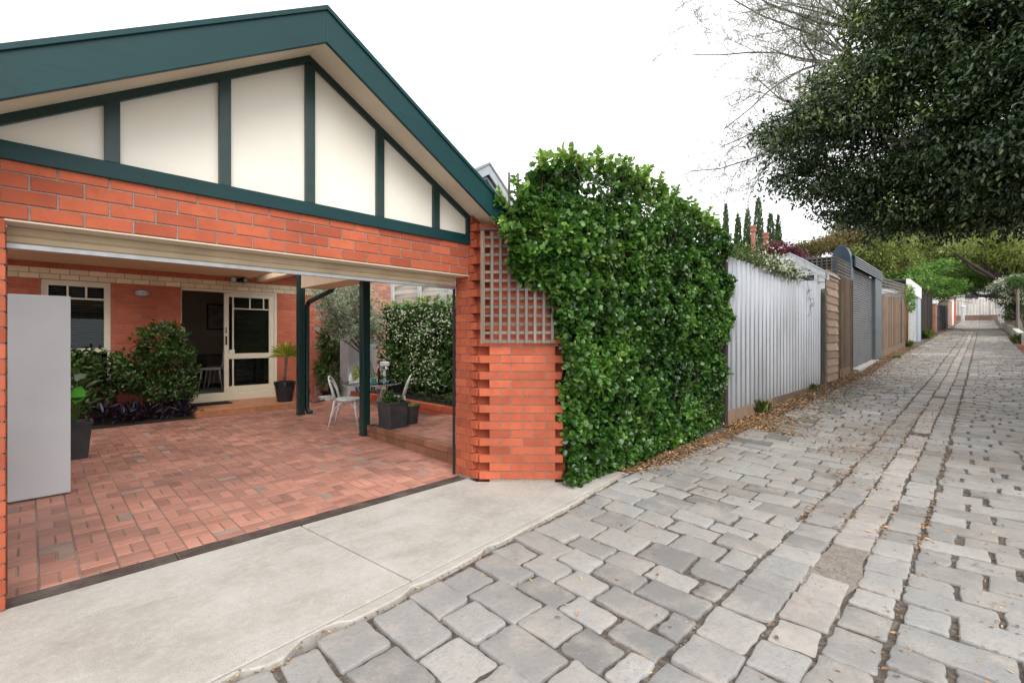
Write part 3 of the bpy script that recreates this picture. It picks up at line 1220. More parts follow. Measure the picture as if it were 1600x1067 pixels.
mb.build('wall', HB, house)
mb = MB()
mb.prism([(-1.5, 9.5, 2.95), (5.3, 10.4, 2.95), (5.3, 15, 3.0), (-1.5, 15, 3.0)], (0, 0, .05))
mb.box(3.63, 5.25, 10.45, 15, 2.9, 2.94)
mb.build('roof', M['rooftile'], house)


def frame_rect(mb, x0, x1, z0, z1, y0, y1, w, mi=0):
    mb.box(x0, x0 + w, y0, y1, z0, z1, mi)
    mb.box(x1 - w, x1, y0, y1, z0, z1, mi)
    mb.box(x0 + w, x1 - w, y0 + .0005, y1 - .0005, z1 - w, z1, mi)
    mb.box(x0 + w, x1 - w, y0 + .0005, y1 - .0005, z0, z0 + w, mi)


# window
mb = MB()
x0, x1, z0, z1 = WIN
frame_rect(mb, x0, x1, z0, z1, HY + .02, HY + .10, .042)
frame_rect(mb, x0 + .042, x1 - .042, 1.245, z1 - .042, HY + .03, HY + .08, .045)
mb.box(x0 + .042, x1 - .042, HY + .025, HY + .09, 1.215, 1.245)
mb.box(x0 + .087, x1 - .087, HY + .031, HY + .075, 2.125, 2.155)
for xm in (x0 + .087 + (x1 - x0 - .174) / 3, x0 + .087 + 2 * (x1 - x0 - .174) / 3):
    mb.box(xm - .013, xm + .013, HY + .0315, HY + .074, 2.1555, z1 - .087)
win = mb.build('window', M['frame_cream'], house)
mb = MB()
mb.box(x0 + .05, x1 - .05, HY + .055, HY + .059, z0 + .05, z1 - .05)
mb.build('pane', M['glass'], win)
mb = MB()
z = z0 + .06
while z < z1 - .06:
    mb.hexa([(x0 + .05, HY + .115, z), (x1 - .05, HY + .115, z), (x0 + .05, HY + .155, z + .016), (x1 - .05, HY + .155, z + .016),
             (x0 + .05, HY + .115, z + .0025), (x1 - .05, HY + .115, z + .0025), (x0 + .05, HY + .155, z + .0185), (x1 - .05, HY + .155, z + .0185)])
    z += .042
for xm in (x0 + .2, (x0 + x1) / 2 + .05, x1 - .2):
    mb.box(xm - .002, xm + .002, HY + .11, HY + .113, z0 + .06, z1 - .06)
mb.build('blind', M['blind'], win)
mb = MB()
mb.box(x0 - .3, x1 + .3, HY + .24, HY + .26, z0 - .1, z1 + .1)
mb.build('dark_backing', M['black_rubber'], win)

# sliding door
x0, x1, _, z1 = DOOR
zt0 = .345                                # top of the track
mb = MB()
mb.box(x0, x0 + .02, HY + .03, HY + .12, zt0, z1)
mb.box(x1 - .055, x1, HY + .01, HY + .12, zt0, z1)
mb.box(x0 + .02, x1 - .055, HY + .012, HY + .12, z1 - .045, z1)
mb.box(x0, x1, HY + .0, HY + .13, zt0 - .03, zt0)
mb.build('door_frame', M['frame_cream'], house)
mb = MB()
mb.box(x0 - .05, x1 + .02, HY - .03, HY + .12, .185, zt0 - .032)
mb.build('door_sill', M['frame_cream'], house)
dx0, dx1 = 2.785, x1 - .058
dz1 = z1 - .05
mb = MB()
yd0, yd1 = HY + .025, HY + .065
mb.box(dx0, dx0 + .085, yd0, yd1, zt0 + .004, dz1)
mb.box(dx1 - .1, dx1, yd0, yd1, zt0 + .004, dz1)
mb.box(dx0 + .085, dx1 - .1, yd0 + .001, yd1 - .001, dz1 - .08, dz1)
mb.box(dx0 + .085, dx1 - .1, yd0 + .001, yd1 - .001, zt0 + .004, zt0 + .12)
mb.box(dx0 + .085, dx1 - .1, yd0 + .001, yd1 - .001, 1.03, 1.14)
mb.box(dx0 + .15, dx0 + .178, yd0 + .003, yd1 - .003, zt0 + .12, 1.03)
mb.box(dx0 + .15, dx0 + .178, yd0 + .003, yd1 - .003, 1.14, dz1 - .08)
mb.box(dx0 + .178, dx1 - .1, yd0 + .004, yd1 - .004, 2.06, 2.085)
mb.box(dx0 + .47, dx0 + .495, yd0 + .0045, yd1 - .0045, 2.085, dz1 - .08)
mb.box(dx0 + .74, dx0 + .765, yd0 + .0045, yd1 - .0045, 2.085, dz1 - .08)
sd_ = mb.build('sliding_door', M['frame_cream'], house, bevel=.003)
mb = MB()
mb.box(dx0 + .08, dx1 - .09, HY + .043, HY + .047, zt0 + .1, dz1 - .07)
mb.build('pane', M['glass'], sd_)
mb = MB()
mb.box(dx0 + .02, dx0 + .05, HY + .008, HY + .024, 1.32, 1.50)
mb.box(dx0 + .025, dx0 + .042, HY + .01, HY + .024, 1.56, 1.68)
mb.build('door_handle', M['black'], sd_, bevel=.004)
mb = MB()
mb.box(dx0 + .09, dx0 + .19, HY + .018, HY + .0235, 1.13, 1.22)
mb.build('sticker', M['white_paint'], sd_)
mb = MB()
z = zt0 + .14
while z < dz1 - .1:
    mb.hexa([(dx0 + .19, HY + .10, z), (dx1 - .08, HY + .10, z), (dx0 + .19, HY + .125, z + .012), (dx1 - .08, HY + .125, z + .012),
             (dx0 + .19, HY + .10, z + .002), (dx1 - .08, HY + .10, z + .002), (dx0 + .19, HY + .125, z + .014), (dx1 - .08, HY + .125, z + .014)])
    z += .05
mb.build('blind', M['blind'], sd_)
mb = MB()
hx = x0 + .03
mb.tube([(hx, HY + .03, 1.30), (hx, HY - .03, 1.30), (hx + .01, HY - .05, 1.34), (hx + .01, HY - .05, 1.62), (hx, HY - .03, 1.66), (hx, HY + .03, 1.66)], .02, 8)
mb.build('pull_handle', M['white_paint'], house, smooth=True)
# room behind the door
mb = MB()
mb.box(1.2, 5.0, HY + .25, 14.6, .31, .33)
mb.build('room_floor', M['room_floor'], house)
mb = MB()
mb.box(1.15, 1.2, HY + .23, 14.6, .3, 2.8)
mb.box(4.62, 4.66, HY + .23, 14.6, .3, 2.8)
mb.box(1.2, 4.62, 13.42, 13.48, .33, 2.8)
mb.build('room_wall', M['room_wall'], house)
mb = MB()
mb.box(1.15, 4.66, HY + .22, 14.6, 2.75, 2.8)
mb.build('room_ceiling', M['room_wall'], house)
# door step
mb = MB()
mb.box(2.02, 3.86, 9.545, 10.93, -.02, .172, 0)
x = 2.02
while x < 3.85:
    xe = min(x + .305, 3.86)
    for ya, yb in ((9.53, 9.83), (9.83, 10.13), (10.13, 10.43), (10.43, 10.865)):
        mb.box(x + .002, xe - .002, ya + .002, yb - .002, .1725, .186, 1, random.random())
    mb.box(x + .002, xe - .002, 9.532, 9.5445, zf(9.5) + .002, .170, 1, random.random())
    x = xe
for ya in (9.55, 9.85, 10.15, 10.45):
    mb.box(2.008, 2.0195, ya, ya + .296, zf(9.5) + .002, .170, 1, random.random())
mb.build('door_step', [M['mortar'], M['step_tile']], house)

# things on or by the wall
fl_ = thing('flood_light', (3.0, HY - .02, 2.62), 'black twin floodlight on the pale brick band above the sliding door', 'floodlight')
mb = MB()
mb.box(2.93, 3.07, HY - .05, HY - .002, 2.62, 2.67)
mb.tube([(3.0, HY - .03, 2.645), (3.0, HY - .12, 2.66)], .025, 8)
mb.build('bracket', M['black'], fl_)
for s in (-1, 1):
    mb = MB()
    a = Vector((3.0 + s * .035, HY - .12, 2.665))
    d = Vector((s * .55, -.75, -.12)).normalized()
    mb.tube([a, a + d * .03, a + d * .09, a + d * .13], [.03, .05, .06, .062], 14)
    h_ = mb.build('lamp_head', M['black'], fl_, smooth=False)
    mb = MB()
    mb.tube([a + d * .131, a + d * .134], [.052, .05], 14)
    mb.build('lens', M['steel'], h_)
bl = thing('bulkhead_light', (1.45, HY, 2.23), 'small oval grey bulkhead lamp on the brick wall beside the window', 'wall lamp')
mb = MB()
mb.lathe((0, 0, 0), [(.115, 0), (.118, .02), (.112, .035)], 24, sy=.52)
mb.v = [(1.45 + a, HY - .002 - c_, 2.285 + b_) for a, b_, c_ in mb.v]
mb.build('base', M['steel'], bl)
mb = MB()
mb.lathe((0, 0, 0), [(.1, .034), (.096, .06), (.075, .085), (.04, .097), (.0, .1)], 24, sy=.5)
mb.v = [(1.45 + a, HY - .002 - c_, 2.285 + b_) for a, b_, c_ in mb.v]
mb.build('diffuser', M['white_paint'], bl, smooth=True)
mb = MB()
mb.tube([(1.335, HY - .04, 2.285), (1.38, HY - .105, 2.285), (1.45, HY - .118, 2.285), (1.52, HY - .105, 2.285), (1.565, HY - .04, 2.285)], .006, 6)
mb.tube([(1.45, HY - .04, 2.225), (1.45, HY - .118, 2.285), (1.45, HY - .04, 2.345)], .006, 6)
mb.build('guard', M['steel'], bl)

mt = MB()
mt.box(2.08, 2.78, 10.32, 10.72, .187, .202)
tag(mt.build('doormat', M['black_rubber'], bevel=.004), 'black rubber doormat on the tan tiled step', 'doormat')

# framed picture and dining chairs seen in the dark room
pic = thing('framed_picture', (3.28, 13.41, 1.7), 'black framed print on the wall of the dark room', 'picture')
mb = MB()
frame_rect(mb, 3.04, 3.56, 1.66, 2.30, 13.38, 13.415, .03)
mb.build('frame', M['black'], pic)
mb = MB()
mb.box(3.07, 3.53, 13.40, 13.412, 1.69, 2.27)
pr_ = mb.build('print', stdmat('faded_print', (.33, .28, .25), (.22, .19, .17), 5, .6, lo=.45, hi=.6), pic)


def dining_chair(x, y, rz, label):
    t_ = thing('dining_chair', (0, 0, 0), label, 'chair', 'pale dining chairs inside the dark room')
    mb = MB()
    mb.box(-.2, .2, -.2, .2, .43, .48)
    mb.build('seat', M['chair_dim'], t_, bevel=.015)
    mb = MB()
    prof_ = [(-.2, .47), (-.23, .62), (-.235, .8), (-.27, .95), (-.31, 1.02)]
    for (ya, za), (yb, zb) in zip(prof_[:-1], prof_[1:]):
        mb.hexa([(-.19, ya - .02, za), (.19, ya - .02, za), (-.19, ya, za), (.19, ya, za), (-.185, yb - .02, zb), (.185, yb - .02, zb), (-.185, yb, zb), (.185, yb, zb)])
    mb.build('backrest', M['chair_dim'], t_)
    for sx in (-1, 1):
        for sy in (-1, 1):
            mb = MB()
            mb.tube([(sx * .17, sy * .17, .44), (sx * .18, sy * .19, .25), (sx * .19, sy * .23, .002)], [.018, .015, .011], 6)
            mb.build('leg', M['chair_dim'], t_, smooth=True)
    t_.location = (x, y, .33)
    t_.rotation_euler.z = R(rz)
    return t_


M['chair_dim'] = stdmat('beige_chair_leather', (.62, .56, .48), (.54, .48, .41), 5, .6)
dining_chair(2.84, 12.0, 62, 'pale high backed dining chair nearest the open doorway')
dining_chair(3.10, 12.35, 62, 'pale high backed dining chair half hidden behind the door stile')
tb = thing('dining_table', (3.4, 12.7, .33), 'dark dining table in the shadowy room behind the chairs', 'table')
mb = MB()
mb.box(2.75, 4.1, 12.5, 13.2, 1.03, 1.07)
mb.build('tabletop', M['black'], tb)
for sx in (2.82, 4.03):
    for sy in (12.57, 13.13):
        mb = MB()
        mb.box(sx - .03, sx + .03, sy - .03, sy + .03, .332, 1.03)
        mb.build('leg', M['black'], tb)
# =================================================================== things in the carport
cb = thing('cabinet', (-.32, 6.3, zf(6.2)), 'tall plain white storage cabinet standing on the pavers just inside the opening', 'cabinet')
zc = zf(6.2)
mb = MB()
mb.box(-.95, .262, 6.022, 6.6, zc, 1.858)
mb.build('carcass', M['white_cabinet'], cb, bevel=.004)
for a, b_ in ((-.95, -.345), (-.341, .27)):
    mb = MB()
    mb.box(a, b_, 6.0, 6.019, zc + .012, 1.864)
    d_ = mb.build('cabinet_door', M['white_cabinet'], cb, bevel=.003)

M['leaf_plain'] = leafmat('garden_leaf', (.028, .06, .016), (.09, .16, .035), (.2, .29, .07), .35)
M['leaf_bright'] = leafmat('bright_leaf', (.06, .28, .02), (.12, .50, .05), (.16, .62, .07), .3, trans=.5)
M['leaf_purple'] = leafmat('purple_leaf', (.010, .006, .014), (.028, .017, .035), (.07, .055, .085), .45)
M['leaf_lime'] = leafmat('lime_leaf', (.22, .30, .04), (.50, .55, .07), (.66, .66, .14), .4, trans=.4)
M['leaf_olive'] = leafmat('olive_leaf', (.16, .21, .13), (.34, .41, .27), (.48, .54, .38), .45)
M['leaf_hedge'] = leafmat('glossy_hedge_leaf', (.015, .052, .009), (.085, .205, .030), (.28, .44, .08), .27, .6, .28, .34)
M['leaf_dark'] = leafmat('dark_tree_leaf', (.012, .030, .010), (.060, .102, .030), (.17, .21, .045), .3, .6, .18, .35)
M['leaf_jasmine'] = leafmat('jasmine_leaf', (.03, .075, .018), (.10, .19, .04), (.36, .44, .06), .3, .5)
M['petal'] = stdmat('white_petal', (.66, .66, .54), (.56, .57, .44), 20, .6)


def shape_pot(t_, c, h, wt, wb, matp, square=True, rim=.03):
    cx, cy, cz = c
    mb = MB()
    if square:
        def rr(w_, z_, r_=.18):
            q = []
            for sx, sy in ((1, 1), (-1, 1), (-1, -1), (1, -1)):
                for k in range(4):
                    a = math.atan2(sy, sx) - math.pi / 4 + k / 3 * math.pi / 2
                    q.append((cx + sx * w_ * (1 - r_) + w_ * r_ * math.cos(a), cy + sy * w_ * (1 - r_) + w_ * r_ * math.sin(a), cz + z_))
            return q
        prof = [(wb, 0), (wb * 1.0, .01), (wt - .012, h - rim), (wt, h - rim), (wt + .004, h), (wt - .02, h), (wt - .03, h - .05)]
        rings = [rr(a / 2, z_) for a, z_ in [(2 * p_[0], p_[1]) for p_ in prof]]
        n = len(rings[0])
        vs_ = [p for r_ in rings for p in r_]
        fs = []
        for i in range(len(rings) - 1):
            for k in range(n):
                fs.append((i * n + k, i * n + (k + 1) % n, (i + 1) * n + (k + 1) % n, (i + 1) * n + k))
        fs.append(tuple(range(n))[::-1])
        mb.add(vs_, fs)
        o = mb.build('pot', matp, t_)
        mb = MB()
        mb.add(rr(wt - .026, h - .045), [tuple(range(16))])
        mb.build('potting_soil', M['soil'], t_)
    else:
        mb.lathe((cx, cy, cz), [(wb, 0), (wb + .005, .01), (wt - .008, h - rim), (wt + .004, h - rim), (wt + .006, h), (wt - .014, h), (wt - .02, h - .05)], 28)
        o = mb.build('pot', matp, t_, smooth=False)
        mb = MB()
        mb.lathe((cx, cy, cz), [(wt - .018, h - .05), (wt - .018, h - .045)], 28)
        mb.build('potting_soil', M['soil'], t_)
    return o


def bush(t_, name, lobes, nsp, k, size, mat, width=.7, seed=1, up=.5, spread=.9, shell=.35, stems=None, tonefun=None, stem_mat=None):
    """Leaf sprigs through a set of ellipsoid lobes (c, r)."""
    g = np.random.default_rng(seed)
    vol = np.array([r_[0] * r_[1] * r_[2] for _, r_ in lobes]) ** .75
    pick = g.choice(len(lobes), nsp, p=vol / vol.sum())
    d = norm(g.normal(size=(nsp, 3)))
    rad = 1 - shell * g.random(nsp) ** 1.3
    C0 = np.array([list(l[0]) for l in lobes])[pick]
    R0 = np.array([list(l[1]) for l in lobes])[pick]
    c = C0 + d * R0 * rad[:, None] * (1 + .12 * g.normal(size=(nsp, 1)))
    sz = size * g.uniform(.7, 1.25, nsp * k)
    C_, A_, N_ = sprigs(c, d + np.array([0, 0, .25]), k, sz, spread, up)
    tone = np.clip(np.repeat(g.normal(.42, .18, nsp), k) + g.normal(0, .13, nsp * k), 0, 1)
    o = leaf_mesh(name, C_, A_, N_, sz, width, mat, tone, t_)
    if stems:
        mb = MB()
        for st in stems:
            mb.tube(st[0], st[1], 6)
        mb.build('stem', stem_mat or M['bark'], t_, smooth=True)
    return o


# plant in a square pot by the cabinet
q = spot(120, 700, 6.35)
px_, py_ = .375, 7.6
pp = thing('potted_plant', (px_, py_, zf(py_)), 'square black pot with a bright green broad leaf beside the white cabinet', 'potted plant')
shape_pot(pp, (px_, py_, zf(py_)), .43, .16, .115, M['charcoal'])
cs, axs, ns, szs, tn = [], [], [], [], []
mb = MB()
for i in range(16):
    a = i * 2.4
    hgt = .25 + .033 * i
    b0 = Vector((px_, py_, zf(py_) + .4))
    e_ = b0 + Vector((math.cos(a) * .10, math.sin(a) * .10, hgt * .8))
    mb.tube([b0, (b0 + e_) / 2 + Vector((0, 0, .05)), e_], .006, 5)
    cs.append(e_)
    axs.append((math.cos(a), math.sin(a), .55))
    ns.append((-math.cos(a) * .5, -math.sin(a) * .5, .9))
    szs.append(.2)
    tn.append(.1 if i < 15 else .95)
mb.build('stem', M['leaf_plain'], pp)
leaf_mesh('leaves', np.array(cs), np.array(axs), np.array(ns), np.array(szs), .85, M['leaf_plain'], np.array(tn) * .5, pp)
tv = spot(121, 617, 5.45)
leaf_mesh('leaf', np.array([[tv.x - .02, tv.y, tv.z - .10]]), np.array([[.22, .05, .95]]), np.array([[-.3, -.9, .2]]), np.array([.21]), .95, M['leaf_bright'], np.array([.8]), pp)

# shrubs in the bed
z0 = zf(9.6) + .015
s1 = thing('shrub', (.55, 10.2, z0), 'low rounded shrub with olive green leaves under the window', 'shrub')
bush(s1, 'foliage', [((.42, 10.3, .95), (.5, .4, .36)), ((.72, 10.35, .60), (.36, .35, .28)), ((.3, 10.1, .45), (.45, .4, .3))], 800, 6, .07, M['leaf_plain'], .6, 3,
     stems=[([(.5, 10.25, z0), (.52, 10.28, .5), (.5, 10.25, .9)], [.025, .018, .008]), ([(.75, 10.3, z0), (.8, 10.3, .4), (.86, 10.3, .7)], [.02, .014, .006])])
s2 = thing('shrub', (1.75, 10.1, z0), 'taller leafy shrub at the brick wall beside the sliding door step', 'shrub')
bush(s2, 'foliage', [((1.62, 10.2, 1.42), (.36, .33, .30)), ((1.80, 10.1, 1.0), (.34, .33, .36)), ((1.22, 10.25, 1.05), (.34, .28, .18)), ((1.84, 9.95, .62), (.26, .26, .30)),
                      ((1.2, 10.15, .78), (.27, .26, .22)), ((1.55, 10.0, .6), (.22, .25, .2))], 1500, 6, .066, M['leaf_plain'], .6, 4,
     stems=[([(1.6, 10.15, z0), (1.58, 10.18, .7), (1.62, 10.15, 1.5)], [.03, .022, .008]), ([(1.75, 10.15, z0), (1.9, 10.12, .6), (1.98, 10.1, 1.1)], [.025, .018, .007]),
            ([(1.45, 10.2, z0), (1.35, 10.2, .6), (1.3, 10.2, 1.1)], [.022, .016, .007])])
pc = None
g = np.random.default_rng(5)
n = 60
cc = np.stack([g.uniform(.75, 2.0, n), g.uniform(9.62, 10.05, n), z0 + g.uniform(.02, .24, n)], 1)
k = 7
sz = g.uniform(.10, .2, n * k)
C_, A_, N_ = sprigs(cc, np.stack([g.normal(0, .5, n), g.normal(-.3, .4, n), np.ones(n)], 1), k, sz, .9, .3)
o = leaf_mesh('ground_cover', C_, A_, N_, sz, .28, M['leaf_purple'], np.clip(g.normal(.45, .3, n * k), 0, 1))
tag(o, kind='stuff')

# yucca by the door
yx, yy = 3.60, 9.9
yu = thing('yucca', (yx, yy, .186), 'spiky lime green yucca in a tall black pot by the sliding door', 'potted plant')
shape_pot(yu, (yx, yy, .187), .40, .20, .14, M['pot_black'], False, .06)
mb = MB()
pts = [(yx - .02, yy, .53), (yx + .0, yy, .7), (yx + .02, yy, .85), (yx + .025, yy, 1.08)]
mb.tube(pts, [.032, .027, .025, .03], 10)
mb.build('trunk', M['bark_grey'], yu, smooth=True)
n = 60
th = np.arange(n) * 2.399
el = np.linspace(.0, 1.42, n)
ax = np.stack([np.cos(th) * np.cos(el), np.sin(th) * np.cos(el), np.sin(el)], 1)
b0 = np.array([yx + .025, yy, 1.08]) + ax * .03
leaf_mesh('leaves', b0, ax, np.array([0, 0, 1.]) + .01 * rng.normal(size=(n, 3)) - ax * ax[:, 2:3] * .9, rng.uniform(.25, .34, n), .085, M['leaf_lime'], rng.uniform(.2, .95, n), yu)

# =================================================================== table and chairs
M['chair'] = stdmat('white_chair_paint', (.70, .71, .70), (.60, .61, .60), 8, .45, .45, c3=(.5, .5, .48), s3=9)


def bent_chair(label):
    t_ = thing('bentwood_chair', (0, 0, 0), label, 'chair')
    mb = MB()
    mb.lathe((0, 0, 0), [(.175, .43), (.198, .436), (.204, .45), (.198, .462), (.18, .467), (.10, .462)], 28)
    mb.build('seat', M['chair'], t_, smooth=False)
    mb = MB()
    top = []
    for k in range(13):
        a = math.pi * k / 12
        hh = math.sin(a)
        top.append((-.17 - .12 * hh ** .8, .165 * math.cos(a), .45 + .36 * hh ** .6))
    mb.tube(top, .0125, 8)
    top2 = [(-.172 - .11 * math.sin(math.pi * k / 12) ** .8 + .006, .10 * math.cos(math.pi * k / 12), .45 + .30 * math.sin(math.pi * k / 12) ** .6) for k in range(13)]
    mb.tube(top2, .010, 8)
    mb.build('backrest', M['chair'], t_, smooth=True)
    for sy in (-1, 1):
        mb = MB()
        mb.tube([(-.165, sy * .16, .455), (-.20, sy * .17, .25), (-.262, sy * .185, 0)], [.016, .016, .012], 8)
        mb.build('leg', M['chair'], t_, smooth=True)
        mb = MB()
        mb.tube([(.13, sy * .12, .445), (.15, sy * .14, .25), (.20, sy * .165, 0)], [.017, .015, .011], 8)
        mb.build('leg', M['chair'], t_, smooth=True)
        mb = MB()
        mb.tube([(-.20, sy * .168, .2), (-.16, sy * .155, .33), (-.06, sy * .14, .41), (.04, sy * .135, .415), (.11, sy * .135, .36), (.15, sy * .142, .24)], .009, 6)
        mb.build('brace', M['chair'], t_, smooth=True)
    mb = MB()
    ring = [(.15 * math.cos(2 * math.pi * k / 20), .15 * math.sin(2 * math.pi * k / 20), .415) for k in range(21)]
    mb.tube(ring, .008, 6)
    mb.build('stretcher', M['chair'], t_)
    return t_


ch1 = bent_chair('white bentwood chair fully in view between the two green posts')
ch1.location = (3.55, 7.10, zf(7.1) + .001)
ch1.rotation_euler.z = R(-40)
ch2 = copy_tree(ch1)
ch2['label'] = 'white bentwood chair mostly hidden behind the dark planters'
ch2.location = (4.14, 6.74, zf(6.7) + .001)
ch2.rotation_euler.z = R(140)

tx, ty, tz = 3.87, 6.93, .755
tab = thing('glass_table', (tx, ty, zf(ty)), 'round glass topped outdoor table behind the green post', 'table')
mb = MB()
mb.lathe((tx, ty, 0), [(.465, tz - .008), (.47, tz - .004), (.47, tz), (.465, tz + .002)], 48)
mb.build('tabletop', M['clear'], tab)
mb = MB()
ring = [(tx + .455 * math.cos(2 * math.pi * k / 40), ty + .455 * math.sin(2 * math.pi * k / 40), tz - .02) for k in range(41)]
mb.tube(ring, .011, 6)
mb.build('rim', M['steel'], tab)
for k in range(4):
    a = R(20 + 90 * k)
    mb = MB()
    mb.tube([(tx + .36 * math.cos(a), ty + .36 * math.sin(a), tz - .015), (tx + .12 * math.cos(a), ty + .12 * math.sin(a), .42), (tx + .30 * math.cos(a), ty + .30 * math.sin(a), zf(ty) + .006)], .011, 8)
    mb.build('leg', M['steel'], tab, smooth=True)

# things on the table
jc = spot(601, 595, 7.45)
jx, jy = jc.x, jc.y
jar = thing('drink_dispenser', (jx, jy, tz + .003), 'large clear glass jar with a pale lid on the glass table', 'jar')
mb = MB()
mb.lathe((jx, jy, tz + .003), [(.085, 0), (.105, .01), (.108, .04), (.108, .20), (.098, .235), (.062, .265), (.06, .285)], 26)
mb.build('glass_body', M['clear'], jar, smooth=True)
mb = MB()
mb.lathe((jx, jy, tz + .003), [(.072, .27), (.074, .275), (.074, .325), (.06, .333)], 24)
mb.build('lid', M['white_paint'], jar)
mb = MB()
mb.lathe((jx, jy, tz + .006), [(.098, .006), (.1, .03), (.1, .115), (.1, .117)], 24)
mb.build('water', glassmat('still_water', (.75, .88, .86), .05), jar)
gj = spot(584, 596, 7.25)
o = MB()
o.lathe((gj.x, gj.y, tz + .003), [(.03, 0), (.042, .01), (.044, .07), (.04, .09), (.03, .1)], 18)
tag(o.build('glass_cup', stdmat('green_glass_cup', (.10, .30, .24), (.08, .25, .2), 5, .15, .6)), 'small sea green glass cup left of the big jar', 'cup')
gc = spot(548, 594, 7.72)
cnd = thing('spray_bottle', (gc.x, gc.y, tz + .003), 'small white bottle with a tapered top at the left of the glass table', 'bottle')
mb = MB()
mb.lathe((gc.x, gc.y, tz + .003), [(.028, 0), (.032, .01), (.03, .07), (.016, .1)], 16)
mb.build('bottle_body', M['white_paint'], cnd)
mb = MB()
mb.lathe((gc.x, gc.y, tz + .003), [(.012, .1), (.008, .125), (.003, .15)], 12)
mb.build('nozzle', M['white_paint'], cnd)
tp = spot(560, 592, 7.6)
tpl = thing('table_plant', (tp.x, tp.y, tz + .003), 'small leafy herb in a pale pot on the glass table', 'potted plant')
shape_pot(tpl, (tp.x, tp.y, tz + .004), .075, .05, .04, M['white_paint'], False, .015)
bush(tpl, 'leaves', [((tp.x, tp.y, tz + .15), (.09, .09, .08))], 26, 6, .05, M['leaf_lime'], .6, 8)
cl = spot(557, 599, 7.4)
mb = MB()
for i in range(9):
    a = i * .7
    mb.lathe((cl.x + .05 * math.cos(a * 2.1), cl.y + .05 * math.sin(a * 1.7), tz + .003), [(.035, 0), (.04, .012), (.02, .024)], 10)
tag(mb.build('cloth', stdmat('crumpled_pink_cloth', (.62, .52, .50), (.5, .4, .4), 30, .9), smooth=True), 'crumpled pale pink cloth on the table beside the herb pot', 'cloth')
bb = spot(563, 612, 8.6)
bp = MB()
bp.lathe((4.95, 9.4, .306), [(.055, 0), (.06, .01), (.085, .11), (.095, .12), (.095, .145), (.08, .15)], 24)
tag(bp.build('blue_pot', stdmat('blue_glazed_pot', (.01, .035, .16), (.015, .05, .2), 6, .15, .6)), 'small cobalt blue glazed pot on the brick kerb behind the glass table', 'pot')

# planters on the upper patio
pt1 = thing('square_planter', (3.66, 5.98, ZP), 'large square charcoal planter with succulents on the patio edge', 'potted plant')
cz = ZP + .028
shape_pot(pt1, (3.66, 5.95, cz), .34, .178, .15, M['charcoal'])
mb = MB()
mb.box(3.49, 3.83, 5.78, 6.12, ZP + .002, ZP + .026)
mb.build('saucer', M['charcoal'], pt1, bevel=.006)
bush(pt1, 'succulents', [((3.64, 5.96, cz + .34), (.12, .12, .06)), ((3.72, 5.9, cz + .33), (.07, .08, .05)), ((3.58, 5.94, cz + .40), (.06, .06, .09))], 75, 6, .05, M['leaf_plain'], .6, 9)
pt2 = thing('tapered_planter', (3.98, 6.02, ZP), 'smaller round dark planter with low green plants behind the square one', 'potted plant')
shape_pot(pt2, (3.99, 6.0, ZP + .002), .27, .135, .10, M['charcoal'], False)
bush(pt2, 'low_plants', [((3.99, 6.0, ZP + .27), (.10, .10, .03))], 40, 6, .03, M['leaf_lime'], .6, 10)

# brick kerb of the side bed
kb = thing('bed_kerb', (4.95, 7.5, 0), 'low orange brick kerb edging the jasmine bed', 'kerb')
mb = MB()
mb.box(4.90, 5.0, 3.9, 9.6, 0, .215, 1)
y = 3.9
while y < 9.5:
    mb.box(4.885, 5.015, y + .004, y + .226, .215, .305, 0, random.random())
    mb.box(4.89, 5.01, y + .12, y + .34, .125, .21, 0, random.random())
    y += .23
mb.build('kerb_bricks', BR, kb)

# jasmine hedge on the fence beside the patio
jh = thing('jasmine_hedge', (5.35, 7.0, .26), 'clipped star jasmine hedge covered in white flowers beside the patio', 'hedge')
g = np.random.default_rng(21)
n = 2700
Y_, Z_ = g.uniform(3.9, 9.2, n), g.uniform(.5, 2.2, n) + g.normal(0, .03, n)
bmp = np.array([mnoise.noise(Vector((a * 2.2, b_ * 2.2, 1))) for a, b_ in zip(Y_, Z_)])
X_ = 5.30 - .10 * bmp + np.abs(g.normal(0, .05, n))
topm = Z_ > 2.1
X_ = np.where(topm, g.uniform(5.25, 5.6, n), X_)
k = 6
sz = g.uniform(.05, .085, n * k)
C_, A_, N_ = sprigs(np.stack([X_, Y_, Z_], 1), np.stack([-np.ones(n), g.normal(0, .3, n), .3 + topm * 1.2], 1), k, sz, .95, .4)
tone = np.clip(np.repeat(g.normal(.4, .16, n) + topm * .4, k) + g.normal(0, .12, n * k), 0, 1)
leaf_mesh('foliage', C_, A_, N_, sz, .6, M['leaf_jasmine'], tone, jh)
n = 1250
Y_, Z_ = g.uniform(3.9, 9.15, n), .55 + 1.5 * g.random(n) ** .9
bmp = np.array([mnoise.noise(Vector((a * 2.2, b_ * 2.2, 1))) for a, b_ in zip(Y_, Z_)])
cl_ = np.array([mnoise.noise(Vector((a * 1.3, b_ * 1.3, 7))) for a, b_ in zip(Y_, Z_)])
keep = cl_ > -.25
X_ = 5.245 - .10 * bmp - g.uniform(0, .05, n)
c = np.stack([X_, Y_, Z_], 1)[keep]
n = len(c)
k = 5
sz = g.uniform(.012, .023, n * k)
C_, A_, N_ = sprigs(c, np.tile([[-1, 0, .2]], (n, 1)), k, sz, 1.2, .1)
leaf_mesh('flowers', C_, A_, N_, sz, 1.1, M['petal'], np.full(n * k, .5), jh)
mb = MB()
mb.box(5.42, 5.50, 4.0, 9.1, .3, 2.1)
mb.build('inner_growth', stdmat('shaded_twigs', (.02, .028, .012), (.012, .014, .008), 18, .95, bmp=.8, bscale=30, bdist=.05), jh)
fern = thing('fern', (5.12, 6.3, .26), 'low green fern in the dark bed under the jasmine hedge', 'fern')
g = np.random.default_rng(31)
n = 26
